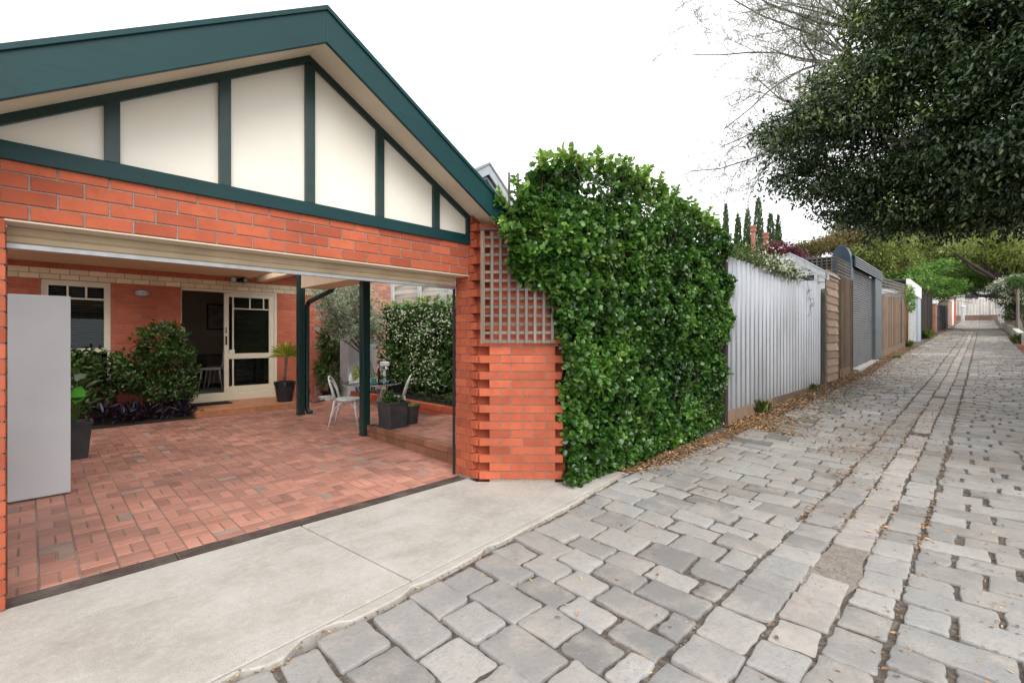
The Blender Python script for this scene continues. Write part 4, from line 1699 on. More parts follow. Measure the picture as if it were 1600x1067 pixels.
a = g.uniform(-2.6, -.4, n) - .8
c = np.array([5.12, 6.4, .27]) + np.stack([g.normal(0, .03, n), g.normal(0, .45, n), np.zeros(n)], 1)
C_, A_, S_ = [], [], []
for i in range(n):
    L_ = g.uniform(.22, .4)
    for s in range(9):
        f_ = (s + 1) / 9
        p = c[i] + np.array([math.cos(a[i]) * L_ * f_, math.sin(a[i]) * L_ * f_, .22 * math.sin(f_ * 2.2)])
        for sd2 in (-1, 1):
            C_.append(p)
            A_.append((math.cos(a[i] + sd2 * 1.1), math.sin(a[i] + sd2 * 1.1), .1))
            S_.append(.09 * (1.1 - f_ * .7))
leaf_mesh('fronds', np.array(C_), np.array(A_), np.tile([[0, 0, 1.]], (len(C_), 1)) + .1 * g.normal(size=(len(C_), 3)), np.array(S_), .3, M['leaf_plain'], g.uniform(.2, .7, len(C_)), fern)

# slatted fence behind the jasmine
sf = thing('slatted_fence', (5.68, 6.5, .2), 'pale weathered horizontal slat fence rising behind the jasmine hedge', 'fence')
M['pale_wood'] = woodmat('silvered_slat', (.42, .39, .34), (.56, .53, .47), 'y', .8, .2)
mb = MB()
z = .4
i = 0
while z < 2.62:
    for s in range(5):
        ya = 4.0 + s * 1.03
        dx_ = .018 * (1 if (s + i) % 2 else -1)
        mb.hexa([(5.66 + dx_, ya, z), (5.672 + dx_, ya, z), (5.66 - dx_, ya + 1.03, z), (5.672 - dx_, ya + 1.03, z),
                 (5.66 + dx_, ya, z + .082), (5.672 + dx_, ya, z + .082), (5.66 - dx_, ya + 1.03, z + .082), (5.672 - dx_, ya + 1.03, z + .082)], 0, random.random())
    z += .096
    i += 1
mb.build('slats', M['pale_wood'], sf)
for y in (4.0, 5.03, 6.06, 7.09, 8.12, 9.15):
    mb = MB()
    mb.box(5.60, 5.64, y - .045, y + .045, .2, 2.72)
    mb.build('fence_post', M['grey_white'], sf)

# neighbour's old wall at the back
nw = thing('old_brick_wall', (6.2, 11.1, 0), 'old mottled pink brick wall behind the olive tree', 'wall')
mb = MB()
brick_skin(mb, (4.83, 11.3, 0), (1, 0, 0), (0, -1, 0), 3.6, 0, 3.3, .086, .24, mi=0)
core(mb, (4.83, 11.3, 0), (1, 0, 0), (0, -1, 0), 3.6, -.05, 3.3, .2, mi=1, inset=.004)
mb.build('brickwork', [M['brick_old'], M['mortar']], nw)
# water tank
wt = thing('water_tank', (5.3, 9.85, .1), 'slim tall grey rectangular water tank in front of the old brick wall', 'tank')
mb = MB()
mb.box(4.86, 5.55, 9.72, 10.12, .12, 1.45)
mb.build('tank_body', M['grey_white'], wt, bevel=.02)
mb = MB()
mb.box(5.15, 5.32, 9.84, 10.0, 1.451, 1.52)
mb.build('inlet_cap', M['charcoal'], wt, bevel=.02)
# olive tree
ot = thing('olive_tree', (5.02, 9.05, .2), 'small grey green olive tree leaning left beyond the carport', 'tree')
mb = MB()
base = Vector((5.03, 8.95, .25))
tips = []
random.seed(12)
f1 = Vector((4.98, 9.1, 1.05))
mb.tube([base, Vector((5.05, 9.0, .7)), f1], [.05, .045, .04], 8)
for i in range(9):
    e = spot(random.uniform(498, 580), random.uniform(425, 520), random.uniform(9.0, 10.1))
    mid = f1.lerp(e, .5) + Vector((random.uniform(-.1, .1), random.uniform(-.1, .1), random.uniform(-.1, .06)))
    mb.tube([f1, mid, e], [.02, .011, .004], 6)
    tips.append((mid, e))
    for s in range(6):
        a = mid.lerp(e, random.random())
        b_ = a + Vector((random.uniform(-.4, .4), random.uniform(-.4, .4), random.uniform(-.1, .5)))
        mb.tube([a, a.lerp(b_, .5) + Vector((0, 0, .04)), b_], [.005, .0035, .002], 4)
        tips.append((a, b_))
mb.build('trunk', M['bark_grey'], ot, smooth=True)
g = np.random.default_rng(41)
cc = []
for a, b_ in tips:
    for s in range(40):
        q = a.lerp(b_, g.uniform(.25, 1.1))
        cc.append([q.x + g.normal(0, .09), q.y + g.normal(0, .09), q.z + g.normal(0, .09)])
cc = np.array(cc)
k = 5
sz = g.uniform(.045, .08, len(cc) * k)
C_, A_, N_ = sprigs(cc, g.normal(size=cc.shape) + np.array([0, 0, .5]), k, sz, .7, .3)
leaf_mesh('crown', C_, A_, N_, sz, .26, M['leaf_olive'], np.clip(g.normal(.5, .25, len(sz)), 0, 1), ot)
# lush plants in the dark corner
lp = thing('shrub', (4.9, 10.6, .2), 'yellow green shrub in the dark corner beside the grey tank', 'shrub')
q = spot(520, 535, 10.9)
bush(lp, 'foliage', [((q.x, q.y, q.z), (.28, .28, .42)), ((q.x - .05, q.y + .1, q.z - .6), (.25, .25, .35))], 210, 6, .13, M['leaf_plain'], .4, 14, stems=[([(q.x, q.y, .2), (q.x, q.y, q.z)], [.02, .01])])
lf = thing('fern', (4.95, 9.9, .1), 'small fern at the foot of the house wall by the grey tank', 'fern')
q = spot(527, 606, 10.5)
bush(lf, 'fronds', [((q.x, q.y, q.z + .05), (.26, .2, .22))], 50, 6, .13, M['leaf_plain'], .25, 15)
# hose and odds and ends
mb = MB()
mb.tube([(3.62, 8.75, zf(8.7) + .45), (3.75, 9.1, zf(9) + .2), (4.1, 9.7, zf(9.7) + .04), (4.6, 10.2, zf(10) + .016), (4.95, 10.3, zf(10) + .016)], .013, 8)
tag(mb.build('garden_hose', M['charcoal'], smooth=True), 'dark garden hose trailing from the downpipe to the house corner', 'hose')
q = spot(512, 620, 10.4)
tr_ = thing('tray', (q.x, q.y, zf(10)), 'low pale plastic tray at the foot of the house corner', 'tray')
mb = MB()
mb.lathe((q.x, q.y, zf(q.y) + .003), [(.17, 0), (.2, .07), (.215, .075), (.2, .08), (.17, .02)], 20, sy=.6)
mb.build('tray_body', M['white_paint'], tr_)

# =================================================================== neighbour's grey gabled building beyond
K_ = 1.7
gq = spot(762, 258, 12 * K_)
ax_, az_, gy = gq.x, gq.z, gq.y
gb = thing('grey_house', (ax_, gy, 0), 'pale grey clad gabled building rising behind the green barge board', 'house')
M['grey_trim'] = stdmat('blue_grey_trim', (.22, .25, .28), (.27, .3, .33), 5, .5)
M['grey_clad'] = stdmat('pale_grey_cladding', (.40, .43, .46), (.34, .37, .4), 5, .5)
mb = MB()
mb.prism([(ax_ - 2.0, gy + .15, .0), (ax_ + 2.6, gy + .15, 0), (ax_ + 2.6, gy + .15, az_ - 2.6 * .86 - .2), (ax_, gy + .15, az_ - .2), (ax_ - 2.0, gy + .15, az_ - 2.0 * .62 - .2)], (0, 5, 0))
mb.build('wall', M['grey_clad'], gb)
for sgn, sl_, ln in ((1, .86, 2.9), (-1, .62, 2.3)):
    xb = ax_ + sgn * ln
    for nm, ya, zlo, zhi, dep, mt_ in (('barge_board', gy - .1, -.42, 0, .08, 'grey_clad'), ('roof', gy - .15, .003, .10, 5.4, 'grey_trim'), ('trim', gy + .05, -.60, -.48, .08, 'grey_trim')):
        mb = MB()
        mb.prism([(ax_, ya, az_ + zlo), (xb, ya, az_ + zlo - ln * sl_), (xb, ya, az_ + zhi - ln * sl_), (ax_, ya, az_ + zhi)], (0, dep, 0))
        mb.build(nm, M[mt_], gb)
# =================================================================== trellis on the splayed wall
M['wood_grey'] = woodmat('weathered_grey_batten', (.235, .212, .185), (.14, .124, .108), 'z', .85, .3)
M['wood_brown'] = woodmat('weathered_brown_timber', (.27, .19, .135), (.145, .10, .072), 'z', .85, .4)
M['wood_brown_x'] = woodmat('weathered_brown_board', (.52, .37, .265), (.34, .235, .17), 'x', .85, .3)
M['wood_dark'] = woodmat('dark_old_timber', (.060, .048, .040), (.030, .024, .020), 'z', .9, .3)
M['wood_pale'] = woodmat('silver_paling', (.36, .31, .26), (.24, .2, .165), 'z', .85, .25)

D_T = 4.775


def tl(px, z, dd=0.):
    l = (px - 800) / FOC * (D_T + dd)
    return Vector((FX * (D_T + dd) + RX * l, FY * (D_T + dd) + RY * l, z))


tre = thing('trellis', (3.5, 3.25, 1.4), 'weathered grey timber lattice fixed over the splayed brick wall', 'trellis')
mb = MB()
for px in (755.5, 768.8, 782, 795.4, 809, 822.6, 836, 849.7, 863):
    zt = 2.57 if px < 785 else (3.15 if px < 830 else 2.95)
    a, b_ = tl(px, 1.425), tl(px + random.uniform(-.5, .5), zt + random.uniform(-.015, .015))
    mb.bar(a, b_, .027, .012, up=(FX, FY, 0), mi=0, tone=random.random())
z = 1.44
while z < 2.6:
    a, b_ = tl(752, z, .016), tl(868, z + random.uniform(-.006, .006), .016)
    mb.bar(a, b_, .011, .025, mi=0, tone=random.random())
    z += .0885
mb.build('lattice', M['wood_grey'], tre)
mb = MB()
mb.bar(tl(753.2, 1.42, -.02), tl(753.2, 2.56, -.02), .03, .03, up=(FX, FY, 0))
mb.build('edge_batten', M['wood_brown'], tre)

# =================================================================== the big hedge on the corner
hedge = thing('hedge', (6.0, 2.9, 0), 'big glossy green hedge spilling over the corner wall beside the driveway', 'hedge')
bf = MB()
bf.box(3.95, 8.15, 3.02, 3.08, -.1, 2.7)
hf = tag(bf.build('boundary_fence', M['wood_dark']), 'dark paling fence buried behind the big green hedge', 'fence')
g = np.random.default_rng(51)
PTS = [np.array(p) for p in ((3.30, 3.32), (3.86, 2.86), (8.12, 2.90))]
S1 = np.linalg.norm(PTS[1] - PTS[0])
S2 = np.linalg.norm(PTS[2] - PTS[1])


def hedge_top(s):
    return np.interp(s, [-.1, 0, .2, .3, S1, S1 + .6, S1 + 1.5, S1 + 2.6, S1 + 3.6, S1 + 4.2, S1 + S2 + .1], [2.6, 2.72, 2.80, 3.14, 3.26, 3.33, 3.37, 3.33, 3.2, 3.03, 2.75])


def hedge_bot(s):
    return np.interp(s, [-.1, .02, .15, .45, .56, .60, S1, S1 + 4, S1 + S2 - .55, S1 + S2 - .3, S1 + S2], [2.45, 2.30, 2.05, 1.95, 1.5, .9, .03, .05, .1, .9, 1.4])


def hedge_pt(s):
    s = np.asarray(s)
    a = np.clip(s / S1, -.3, 1)[:, None]
    b_ = np.clip((s - S1) / S2, 0, 1.05)[:, None]
    return PTS[0] + (PTS[1] - PTS[0]) * a + (PTS[2] - PTS[1]) * b_


def hedge_out(s):
    f = np.clip((s - S1 + .25) / .5, 0, 1)[:, None]
    return norm(np.array([-.66, -.75]) * (1 - f) + np.array([0, -1.]) * f)


def surf_noise(p, sc, seed):
    return np.array([mnoise.noise(Vector((a * sc + seed, b_ * sc, c_ * sc))) for a, b_, c_ in p])


n = 10500
s = g.uniform(.07, S1 + S2, n)
top, bot = hedge_top(s), hedge_bot(s)
z = bot + (top - bot) * g.random(n) ** .92
p2 = hedge_pt(s)
o2 = hedge_out(s)
p3 = np.concatenate([p2, z[:, None]], 1)


def hedge_off(p, zz, top_, bot_):
    nz_ = surf_noise(p, 2.1, 0) * .17 + surf_noise(p, 5.2, 9) * .13
    return nz_, .0 + .08 * np.sin(np.clip((zz - bot_) / (top_ - bot_), 0, 1) * math.pi)


nz, bulge = hedge_off(p3, z, top, bot)
depth = np.abs(g.normal(0, .085, n))
crest = g.random(n) < np.clip((z - top + .35) / .35, 0, 1) * .6
off = bulge + nz - depth
off = np.where(crest, g.uniform(-.32, .12, n), off)
z = np.where(crest, top - .04 + nz * .7 + g.normal(0, .035, n), z)
low = (z < bot + .18) & (s > .62)
off = np.where(low, off - .05, off)
c = np.concatenate([p2 + o2 * off[:, None], z[:, None]], 1)
out = np.concatenate([o2 * np.where(crest, .25, 1.)[:, None], (.22 + crest * 1.1)[:, None]], 1) + g.normal(0, .28, (n, 3))
# shoots that stand clear of the top and the left edge
n2 = 130
s2 = np.concatenate([g.uniform(.15, S1 + 4.2, 112), g.uniform(.08, .25, 18)])
shc, sho, stems_mb = [], [], MB()
for i in range(n2):
    pb = hedge_pt(s2[i:i + 1])[0]
    ob = hedge_out(s2[i:i + 1])[0]
    zt_ = hedge_top(s2[i])
    L_ = g.uniform(.08, .26)
    d = norm(np.array([g.normal(0, .35) - .1, g.normal(0, .3), 1.0])) if i < 112 else norm(np.array([-.75, -.1 + g.normal(0, .3), .5 + g.normal(0, .3)]))
    b0 = np.array([pb[0] + ob[0] * g.uniform(-.15, .08), pb[1] + ob[1] * g.uniform(-.15, .08), zt_ - .05 if i < 112 else g.uniform(2.35, 2.85)])
    stems_mb.tube([b0 - d * .2, b0 + d * L_ * .5, b0 + d * L_], [.004, .003, .002], 4)
    for q in range(4):
        shc.append(b0 + d * L_ * (.25 + q * .25))
        sho.append(d)
c = np.concatenate([c, np.array(shc)])
out = np.concatenate([out, np.array(sho)])
n = len(c)
k = 6
sz = np.repeat(g.uniform(.042, .068, n), k) * g.uniform(.8, 1.25, n * k)
C_, A_, N_ = sprigs(c, out, k, sz, .95, .45, .35, .7)
fresh = surf_noise(c, 1.6, 30)
tone = np.clip(np.repeat(.40 + fresh * .45 + g.normal(0, .17, n), k) + g.normal(0, .13, n * k), 0, .92)
tone[-len(shc) * k:] = g.uniform(.6, 1, len(shc) * k)
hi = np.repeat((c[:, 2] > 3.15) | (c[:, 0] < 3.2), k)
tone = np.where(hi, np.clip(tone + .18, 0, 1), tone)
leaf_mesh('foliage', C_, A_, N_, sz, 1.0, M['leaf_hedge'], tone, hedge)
# low skirts of leaves resting on the apron and the verge
nb = 420
sb = g.uniform(.62, S1 + S2 - 1.1, nb)
pb, ob = hedge_pt(sb), hedge_out(sb)
offb = g.uniform(-.03, .13, nb) * (.6 + .5 * np.sin(sb * 4.1)) * np.interp(sb, [0, 2.6, 5], [1, .9, .45])
cb = np.concatenate([pb + ob * offb[:, None], (np.array([P(q) for q in pb[:, 0]]) + g.uniform(.015, .17, nb))[:, None]], 1)
szb = np.repeat(g.uniform(.042, .066, nb), 6) * g.uniform(.8, 1.25, nb * 6)
C2, A2, N2 = sprigs(cb, np.concatenate([ob, np.full((nb, 1), .25)], 1), 6, szb, .95, .45, .35, .7)
leaf_mesh('low_foliage', C2, A2, N2, szb, 1.0, M['leaf_hedge'], np.clip(g.normal(.36, .18, nb * 6), 0, .85), hedge)
# twigs behind the leaf shell
for i in range(80):
    s_ = g.uniform(S1 + .1, S1 + S2 - .2)
    pb = hedge_pt(np.array([s_]))[0]
    ob = hedge_out(np.array([s_]))[0]
    zb = g.uniform(float(hedge_bot(s_)), float(hedge_top(s_)) - .4)
    a = Vector((pb[0] - ob[0] * .05, pb[1] - ob[1] * .05, zb))
    b_ = a + Vector((g.normal(0, .25), ob[1] * .12, g.uniform(.2, .6)))
    stems_mb.tube([a, a.lerp(b_, .5) + Vector((g.normal(0, .05), 0, 0)), b_], [.009, .006, .003], 4)
stems_mb.build('twig_growth', stdmat('shaded_twig_bark', (.06, .048, .036), (.09, .075, .055), 12, .9), hedge)
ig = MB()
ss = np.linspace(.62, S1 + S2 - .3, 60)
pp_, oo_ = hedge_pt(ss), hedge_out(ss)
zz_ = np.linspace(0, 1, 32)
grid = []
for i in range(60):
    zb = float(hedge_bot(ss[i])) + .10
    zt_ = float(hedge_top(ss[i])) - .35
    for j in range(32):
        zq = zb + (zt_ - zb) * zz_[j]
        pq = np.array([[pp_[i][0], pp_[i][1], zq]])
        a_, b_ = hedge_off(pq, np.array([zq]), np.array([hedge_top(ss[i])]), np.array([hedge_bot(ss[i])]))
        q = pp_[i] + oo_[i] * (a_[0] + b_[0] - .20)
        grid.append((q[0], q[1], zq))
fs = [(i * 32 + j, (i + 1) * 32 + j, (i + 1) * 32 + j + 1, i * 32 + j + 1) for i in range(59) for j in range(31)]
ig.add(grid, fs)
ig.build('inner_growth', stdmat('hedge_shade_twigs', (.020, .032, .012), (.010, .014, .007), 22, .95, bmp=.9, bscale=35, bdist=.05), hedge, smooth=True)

# post at the end of the hedge
mb = MB()
mb.box(8.10, 8.22, 2.90, 3.0, -.1, 2.75)
tag(mb.build('fence_post', M['wood_dark'], bevel=.006), 'dark timber post between the hedge and the pale ribbed fence', 'post')

# =================================================================== ribbed metal fence
M['ribbed'] = stdmat('pale_ribbed_steel', (.50, .515, .54), (.46, .475, .50), 3, .28, .5, metal=.8, c3=(.38, .385, .395), s3=1.2, stretch=(1, 1, .35), bmp=.04, bscale=12)
rf = thing('ribbed_fence', (11.3, 2.9, .05), 'tall pale grey ribbed metal fence on a timber plinth', 'fence')
mb = MB()
x = 8.22
prof = [(0, 0), (.122, 0), (.136, .042), (.196, .042), (.210, 0)]
pts = []
while x < 14.42:
    for a, d in prof:
        xx = x + a
        pts.append((xx, fence_y(xx) - d))
    x += .228
zt = lambda x_: 2.855 + .004 * math.sin(x_ * 5) - .0
vs_ = [(a, b_, .222 + .012 * math.sin(a * 1.1)) for a, b_ in pts] + [(a, b_, zt(a)) for a, b_ in pts]
n = len(pts)
mb.add(vs_, [(i, i + 1, n + i + 1, n + i) for i in range(n - 1)])
o = mb.build('sheet', M['ribbed'], rf)
sl2 = o.modifiers.new('sheet', 'SOLIDIFY')
sl2.thickness = .003
mb = MB()
x = 8.22
while x < 14.3:
    for zq in (.55, 1.52, 2.55):
        y_ = fence_y(x) - .002
        if random.random() < .85:
            mb.box(x - .009 + .08, x + .009 + .08, y_ - .006, y_ + .002, zq - .009, zq + .009)
    x += .228
mb.build('screws', M['steel'], rf)
mb = MB()
for a, b_ in ((8.2, 10.6), (10.605, 12.6), (12.605, 14.45)):
    mb.hexa([(a, fence_y(a) - .045, P(a) - .15), (b_, fence_y(b_) - .045, P(b_) - .15), (a, fence_y(a) - .005, P(a) - .15), (b_, fence_y(b_) - .005, P(b_) - .15),
             (a, fence_y(a) - .045, .235), (b_, fence_y(b_) - .045, .235), (a, fence_y(a) - .005, .235), (b_, fence_y(b_) - .005, .235)], 0, random.random())
mb.build('plinth', M['wood_brown'], rf)

# old dark gate and post
gt = thing('old_gate', (14.85, 2.8, .2), 'narrow dark decayed timber gate between the ribbed fence and the shed', 'gate')
mb = MB()
for a, b_ in ((14.47, 14.66), (14.665, 14.85), (14.855, 15.02)):
    mb.box(a, b_, 2.86, 2.885, .22, 2.70 + random.uniform(-.03, .05), 0, random.random())
mb.build('boards', M['wood_dark'], gt)
mb = MB()
mb.box(15.03, 15.16, 2.76, 2.88, .1, 2.78)
mb.build('gate_post', M['wood_grey'], gt, bevel=.01)

# =================================================================== weatherboard shed
shed = thing('shed', (16.0, 3.6, .2), 'small old shed with a flaking white gable and brown weatherboard side', 'shed')
SX0, SX1, SY0, SY1 = 15.2, 16.66, 2.80, 4.5
AP = (3.65, 3.86)
mb = MB()
z = .24
i = 0
while z < 3.1:
    h_ = .222
    w_ = random.uniform(-.012, .012)
    xa = SX0 - .03 + random.uniform(-.05, .03) - .012 * i * 0
    y0 = fence_y(16) - .03
    zz0, zz1 = z + random.uniform(-.015, .01), z + random.uniform(-.015, .01)
    mb.hexa([(xa, y0 - .035, zz0), (SX1, y0 - .035, zz1), (xa, y0 + .01, zz0), (SX1, y0 + .01, zz1),
             (xa, y0 - .004, zz0 + h_ + .02), (SX1, y0 - .004, zz1 + h_ + .02), (xa, y0 + .012, zz0 + h_ + .02), (SX1, y0 + .012, zz1 + h_ + .02)], 0, random.random())
    z += h_ - .004
    i += 1
mb.build('weatherboard_side', M['wood_brown_x'], shed)
M['flaky'] = stdmat('flaking_white_paint', (.84, .86, .86), (.76, .79, .80), 6, .7, c3=(.62, .62, .60), s3=9)
mb = MB()
zt = lambda y_: AP[1] - .06 - abs(y_ - AP[0]) * (.72 if y_ < AP[0] else .5)
z = 2.80
while z < 3.8:
    z1_ = z + .195
    # board clipped to the gable outline
    for ya, yb in ((SY0, 3.32), (3.322, SY1)):
        ys = np.linspace(ya, yb, 9)
        poly_t = [(y_, min(z1_, zt(y_))) for y_ in ys]
        for (y_a, t_a), (y_b, t_b) in zip(poly_t[:-1], poly_t[1:]):
            if min(t_a, t_b) <= z + .01:
                continue
            mb.hexa([(SX0 - .04, y_a, z), (SX0, y_a, z), (SX0 - .04, y_b, z), (SX0, y_b, z), (SX0 - .008, y_a, t_a), (SX0, y_a, t_a), (SX0 - .008, y_b, t_b), (SX0, y_b, t_b)])
    z += .2
mb.build('gable', M['flaky'], shed)
mb = MB()
mb.box(SX0 - .055, SX0 - .041, 3.06, 3.42, 3.06, 3.20)
mb.build('broken_opening', M['black'], shed)
mb = MB()
mb.box(SX0 - .05, SX0 - .031, 2.97, 3.05, 2.78, 3.2)
mb.build('corner_trim', M['flaky'], shed)
for yb, zb in ((2.70, AP[1] - (AP[0] - 2.70) * .72), (4.6, AP[1] - (4.6 - AP[0]) * .5)):
    mb = MB()
    mb.prism([(SX0 - .075, AP[0], AP[1] - .16), (SX0 - .075, yb, zb - .16), (SX0 - .075, yb, zb), (SX0 - .075, AP[0], AP[1])], (.03, 0, 0))
    mb.build('barge_board', M['flaky'], shed)
    mb = MB()
    mb.prism([(SX0 - .09, AP[0], AP[1] + .005), (SX0 - .09, yb, zb + .005), (SX1 + .05, yb, zb + .005), (SX1 + .05, AP[0], AP[1] + .005)], (0, 0, .03))
    mb.build('roof', M['steel'], shed)
mb = MB()
mb.box(SX0 + .002, SX1, SY0 + .05, SY1, .1, 2.9)
mb.build('shed_body', M['wood_dark'], shed)

# =================================================================== slat screen with trellis top
ss_ = thing('slat_screen', (17.8, 2.77, .3), 'tall brown vertical slat screen with lattice on top beside the shed', 'fence')
mb = MB()
x = 16.70
while x < 18.95:
    mb.box(x, x + .07, fence_y(x) - .045, fence_y(x) + .004, P(x) + .03, 3.34, 0, random.random())
    x += .175
mb.build('slats', M['wood_brown'], ss_)
mb = MB()
mb.box(16.68, 19.0, fence_y(17.8) + .012, fence_y(17.8) + .05, P(17) - .1, 3.3)
mb.build('backing_boards', M['wood_dark'], ss_)
mb = MB()
mb.box(16.72, 18.98, fence_y(17.8) - .05, fence_y(17.8) - .024, P(17.8) - .1, P(17.8) + .22)
mb.build('plinth', M['wood_brown'], ss_)


def lattice(mb, a, b_, z0, z1, pitch, w_=.03):
    a, b_ = Vector(a), Vector(b_)
    L_ = (b_ - a).length
    d = (b_ - a) / L_
    nrm_ = Vector((d.y, -d.x, 0))
    k = 0
    while k * pitch <= L_ + .01:
        p = a + d * (k * pitch)
        mb.bar(p + Vector((0, 0, z0)), p + Vector((0, 0, z1)), w_, .012, up=nrm_, tone=random.random())
        k += 1
    z_ = z0
    while z_ < z1 + .01:
        mb.bar(a + nrm_ * .013 + Vector((0, 0, z_)), b_ + nrm_ * .013 + Vector((0, 0, z_)), .012, w_, tone=random.random())
        z_ += pitch * .75


mb = MB()
lattice(mb, (16.70, fence_y(16.7), 0), (18.98, fence_y(19), 0), 3.36, 3.86, .125)
lattice(mb, (16.68, fence_y(16.7), 0), (16.68, 4.4, 0), 3.30, 3.9, .125)
mb.build('lattice_top', M['wood_grey'], ss_)

# dark blue rounded panel behind the lattice
ap = MB()
q = spot(1315, 412, 15.4)
rr_ = .27
c0 = Vector((q.x, q.y + .02, 3.88))
pl = [(c0.x, c0.y + rr_ * 1.0 * math.cos(math.pi * k / 20), c0.z + .62 * math.sin(math.pi * k / 20)) for k in range(21)]
pl += [(c0.x, c0.y - rr_, c0.z - 3.4), (c0.x, c0.y + rr_, c0.z - 3.4)]
ap.prism(pl, (.5, 0, 0))
tag(ap.build('round_topped_panel', stdmat('slate_blue_panel', (.03, .055, .09), (.045, .075, .11), 3, .45, .4), bevel=.02), 'slate blue round topped panel showing above the lattice screen', 'tank')

# =================================================================== dark roller door garage
M['slate'] = stdmat('slate_grey_steel', (.10, .10, .105), (.12, .12, .125), 5, .45, .4, c3=(.06, .062, .066), s3=2)
M['slate_light'] = stdmat('blue_grey_steel', (.095, .11, .122), (.12, .135, .148), 4, .45, .4)


def lane_garage(label, xa, xb, xp, z0a, zdoor, zf0, zf1, m_door, m_fascia, m_post, ribs, nslat, depth=4.5):
    t_ = thing('lane_garage', (xa, fence_y(xa), P(xa)), label, 'garage')
    y0 = lambda x_: fence_y(x_)
    mb = MB()
    z_ = P(xa)
    h_ = (zdoor - z0a) / nslat
    for i in range(nslat + 2):
        zq = z0a - .2 + i * h_
        if zq > zdoor:
            break
        mb.hexa([(xa, y0(xa) + .03, zq), (xb, y0(xb) + .03, zq), (xa, y0(xa) + .06, zq), (xb, y0(xb) + .06, zq),
                 (xa, y0(xa) + .058, zq + h_ * .80), (xb, y0(xb) + .058, zq + h_ * .80), (xa, y0(xa) + .07, zq + h_ * .80), (xb, y0(xb) + .07, zq + h_ * .80)])
    mb.hexa([(xa, y0(xa) + .075, z0a - .3), (xb, y0(xb) + .075, z0a - .3), (xa, y0(xa) + .09, z0a - .3), (xb, y0(xb) + .09, z0a - .3), (xa, y0(xa) + .075, zdoor), (xb, y0(xb) + .075, zdoor), (xa, y0(xa) + .09, zdoor), (xb, y0(xb) + .09, zdoor)])
    mb.build('roller_door', m_door, t_)
    mb = MB()
    mb.hexa([(xb, y0(xb) - .06, P(xb) - .2), (xp, y0(xp) - .06, P(xp) - .2), (xb, y0(xb) + .3, P(xb) - .2), (xp, y0(xp) + .3, P(xp) - .2),
             (xb, y0(xb) - .06, zf0), (xp, y0(xp) - .06, zf0), (xb, y0(xb) + .3, zf0), (xp, y0(xp) + .3, zf0)])
    mb.build('pillar', m_post, t_, bevel=.01)
    mb = MB()
    xs_ = xa - .05
    hh = (zf1 - zf0) / max(1, ribs)
    for i in range(ribs):
        zq = zf0 + i * hh
        mb.hexa([(xs_, y0(xs_) - .10, zq), (xp, y0(xp) - .10, zq), (xs_, y0(xs_) + .05, zq), (xp, y0(xp) + .05, zq),
                 (xs_, y0(xs_) - .10 + (.02 if ribs > 1 else 0), zq + hh * (.72 if ribs > 1 else 1)), (xp, y0(xp) - .10 + (.02 if ribs > 1 else 0), zq + hh * (.72 if ribs > 1 else 1)),
                 (xs_, y0(xs_) + .05, zq + hh * (.72 if ribs > 1 else 1)), (xp, y0(xp) + .05, zq + hh * (.72 if ribs > 1 else 1))])
    if ribs > 1:
        mb.hexa([(xs_, y0(xs_) - .06, zf0), (xp, y0(xp) - .06, zf0), (xs_, y0(xs_) + .04, zf0), (xp, y0(xp) + .04, zf0),
                 (xs_, y0(xs_) - .06, zf1), (xp, y0(xp) - .06, zf1), (xs_, y0(xs_) + .04, zf1), (xp, y0(xp) + .04, zf1)])
    mb.build('fascia', m_fascia, t_)
    mb = MB()
    mb.box(xa + .0, xp - .05, y0(xa) + .32, y0(xa) + depth, P(xa) - .2, zf0)
    mb.build('wall', m_post, t_)
    mb = MB()
    mb.prism([(xs_, y0(xs_) + .055, zf1 - .05), (xp, y0(xs_) + .055, zf1 - .05), (xp, y0(xs_) + depth + .2, zf1 + .25), (xs_, y0(xs_) + depth + .2, zf1 + .25)], (0, 0, .04))
    mb.build('roof', M['slate_light'], t_)
    return t_


lg = lane_garage('slate grey garage with a dark roller door and ribbed fascia along the lane', 19.0, 23.2, 24.7, .42, 3.8, 3.80, 4.18, M['slate'], M['slate_light'], M['slate_light'], 5, 44)
mb = MB()
mb.hexa([(19.0, fence_y(19) - .18, .1), (23.3, fence_y(23) - .18, .2), (19.0, fence_y(19) + .1, .1), (23.3, fence_y(23) + .1, .2),
         (19.0, fence_y(19) - .18, .40), (23.3, fence_y(23) - .18, .575), (19.0, fence_y(19) + .1, .42), (23.3, fence_y(23) + .1, .595)])
mb.build('concrete_sill', M['concrete'], lg)

# =================================================================== paling fence with lattice
pf = thing('paling_fence', (28.5, 2.5, .8), 'brown paling fence with a long lattice top between the two lane garages', 'fence')
mb = MB()
x = 24.75
while x < 33.6:
    if not 31.4 < x < 31.75:
        mb.box(x, x + .112, fence_y(x) - .01 - .012 * random.random(), fence_y(x) + .012, P(x) + .26, P(x) + 2.58 + random.uniform(-.02, .02), 0, random.random())
    x += .118
mb.build('palings', M['wood_brown'], pf)
mb = MB()
for a, b_ in ((24.75, 27.7), (27.71, 30.6), (30.61, 33.6)):
    mb.hexa([(a, fence_y(a) - .03, P(a) - .2), (b_, fence_y(b_) - .03, P(b_) - .2), (a, fence_y(a) + .02, P(a) - .2), (b_, fence_y(b_) + .02, P(b_) - .2),
             (a, fence_y(a) - .03, P(a) + .25), (b_, fence_y(b_) - .03, P(b_) + .25), (a, fence_y(a) + .02, P(a) + .25), (b_, fence_y(b_) + .02, P(b_) + .25)])
mb.build('plinth', M['wood_brown'], pf)
mb = MB()
x = 24.75
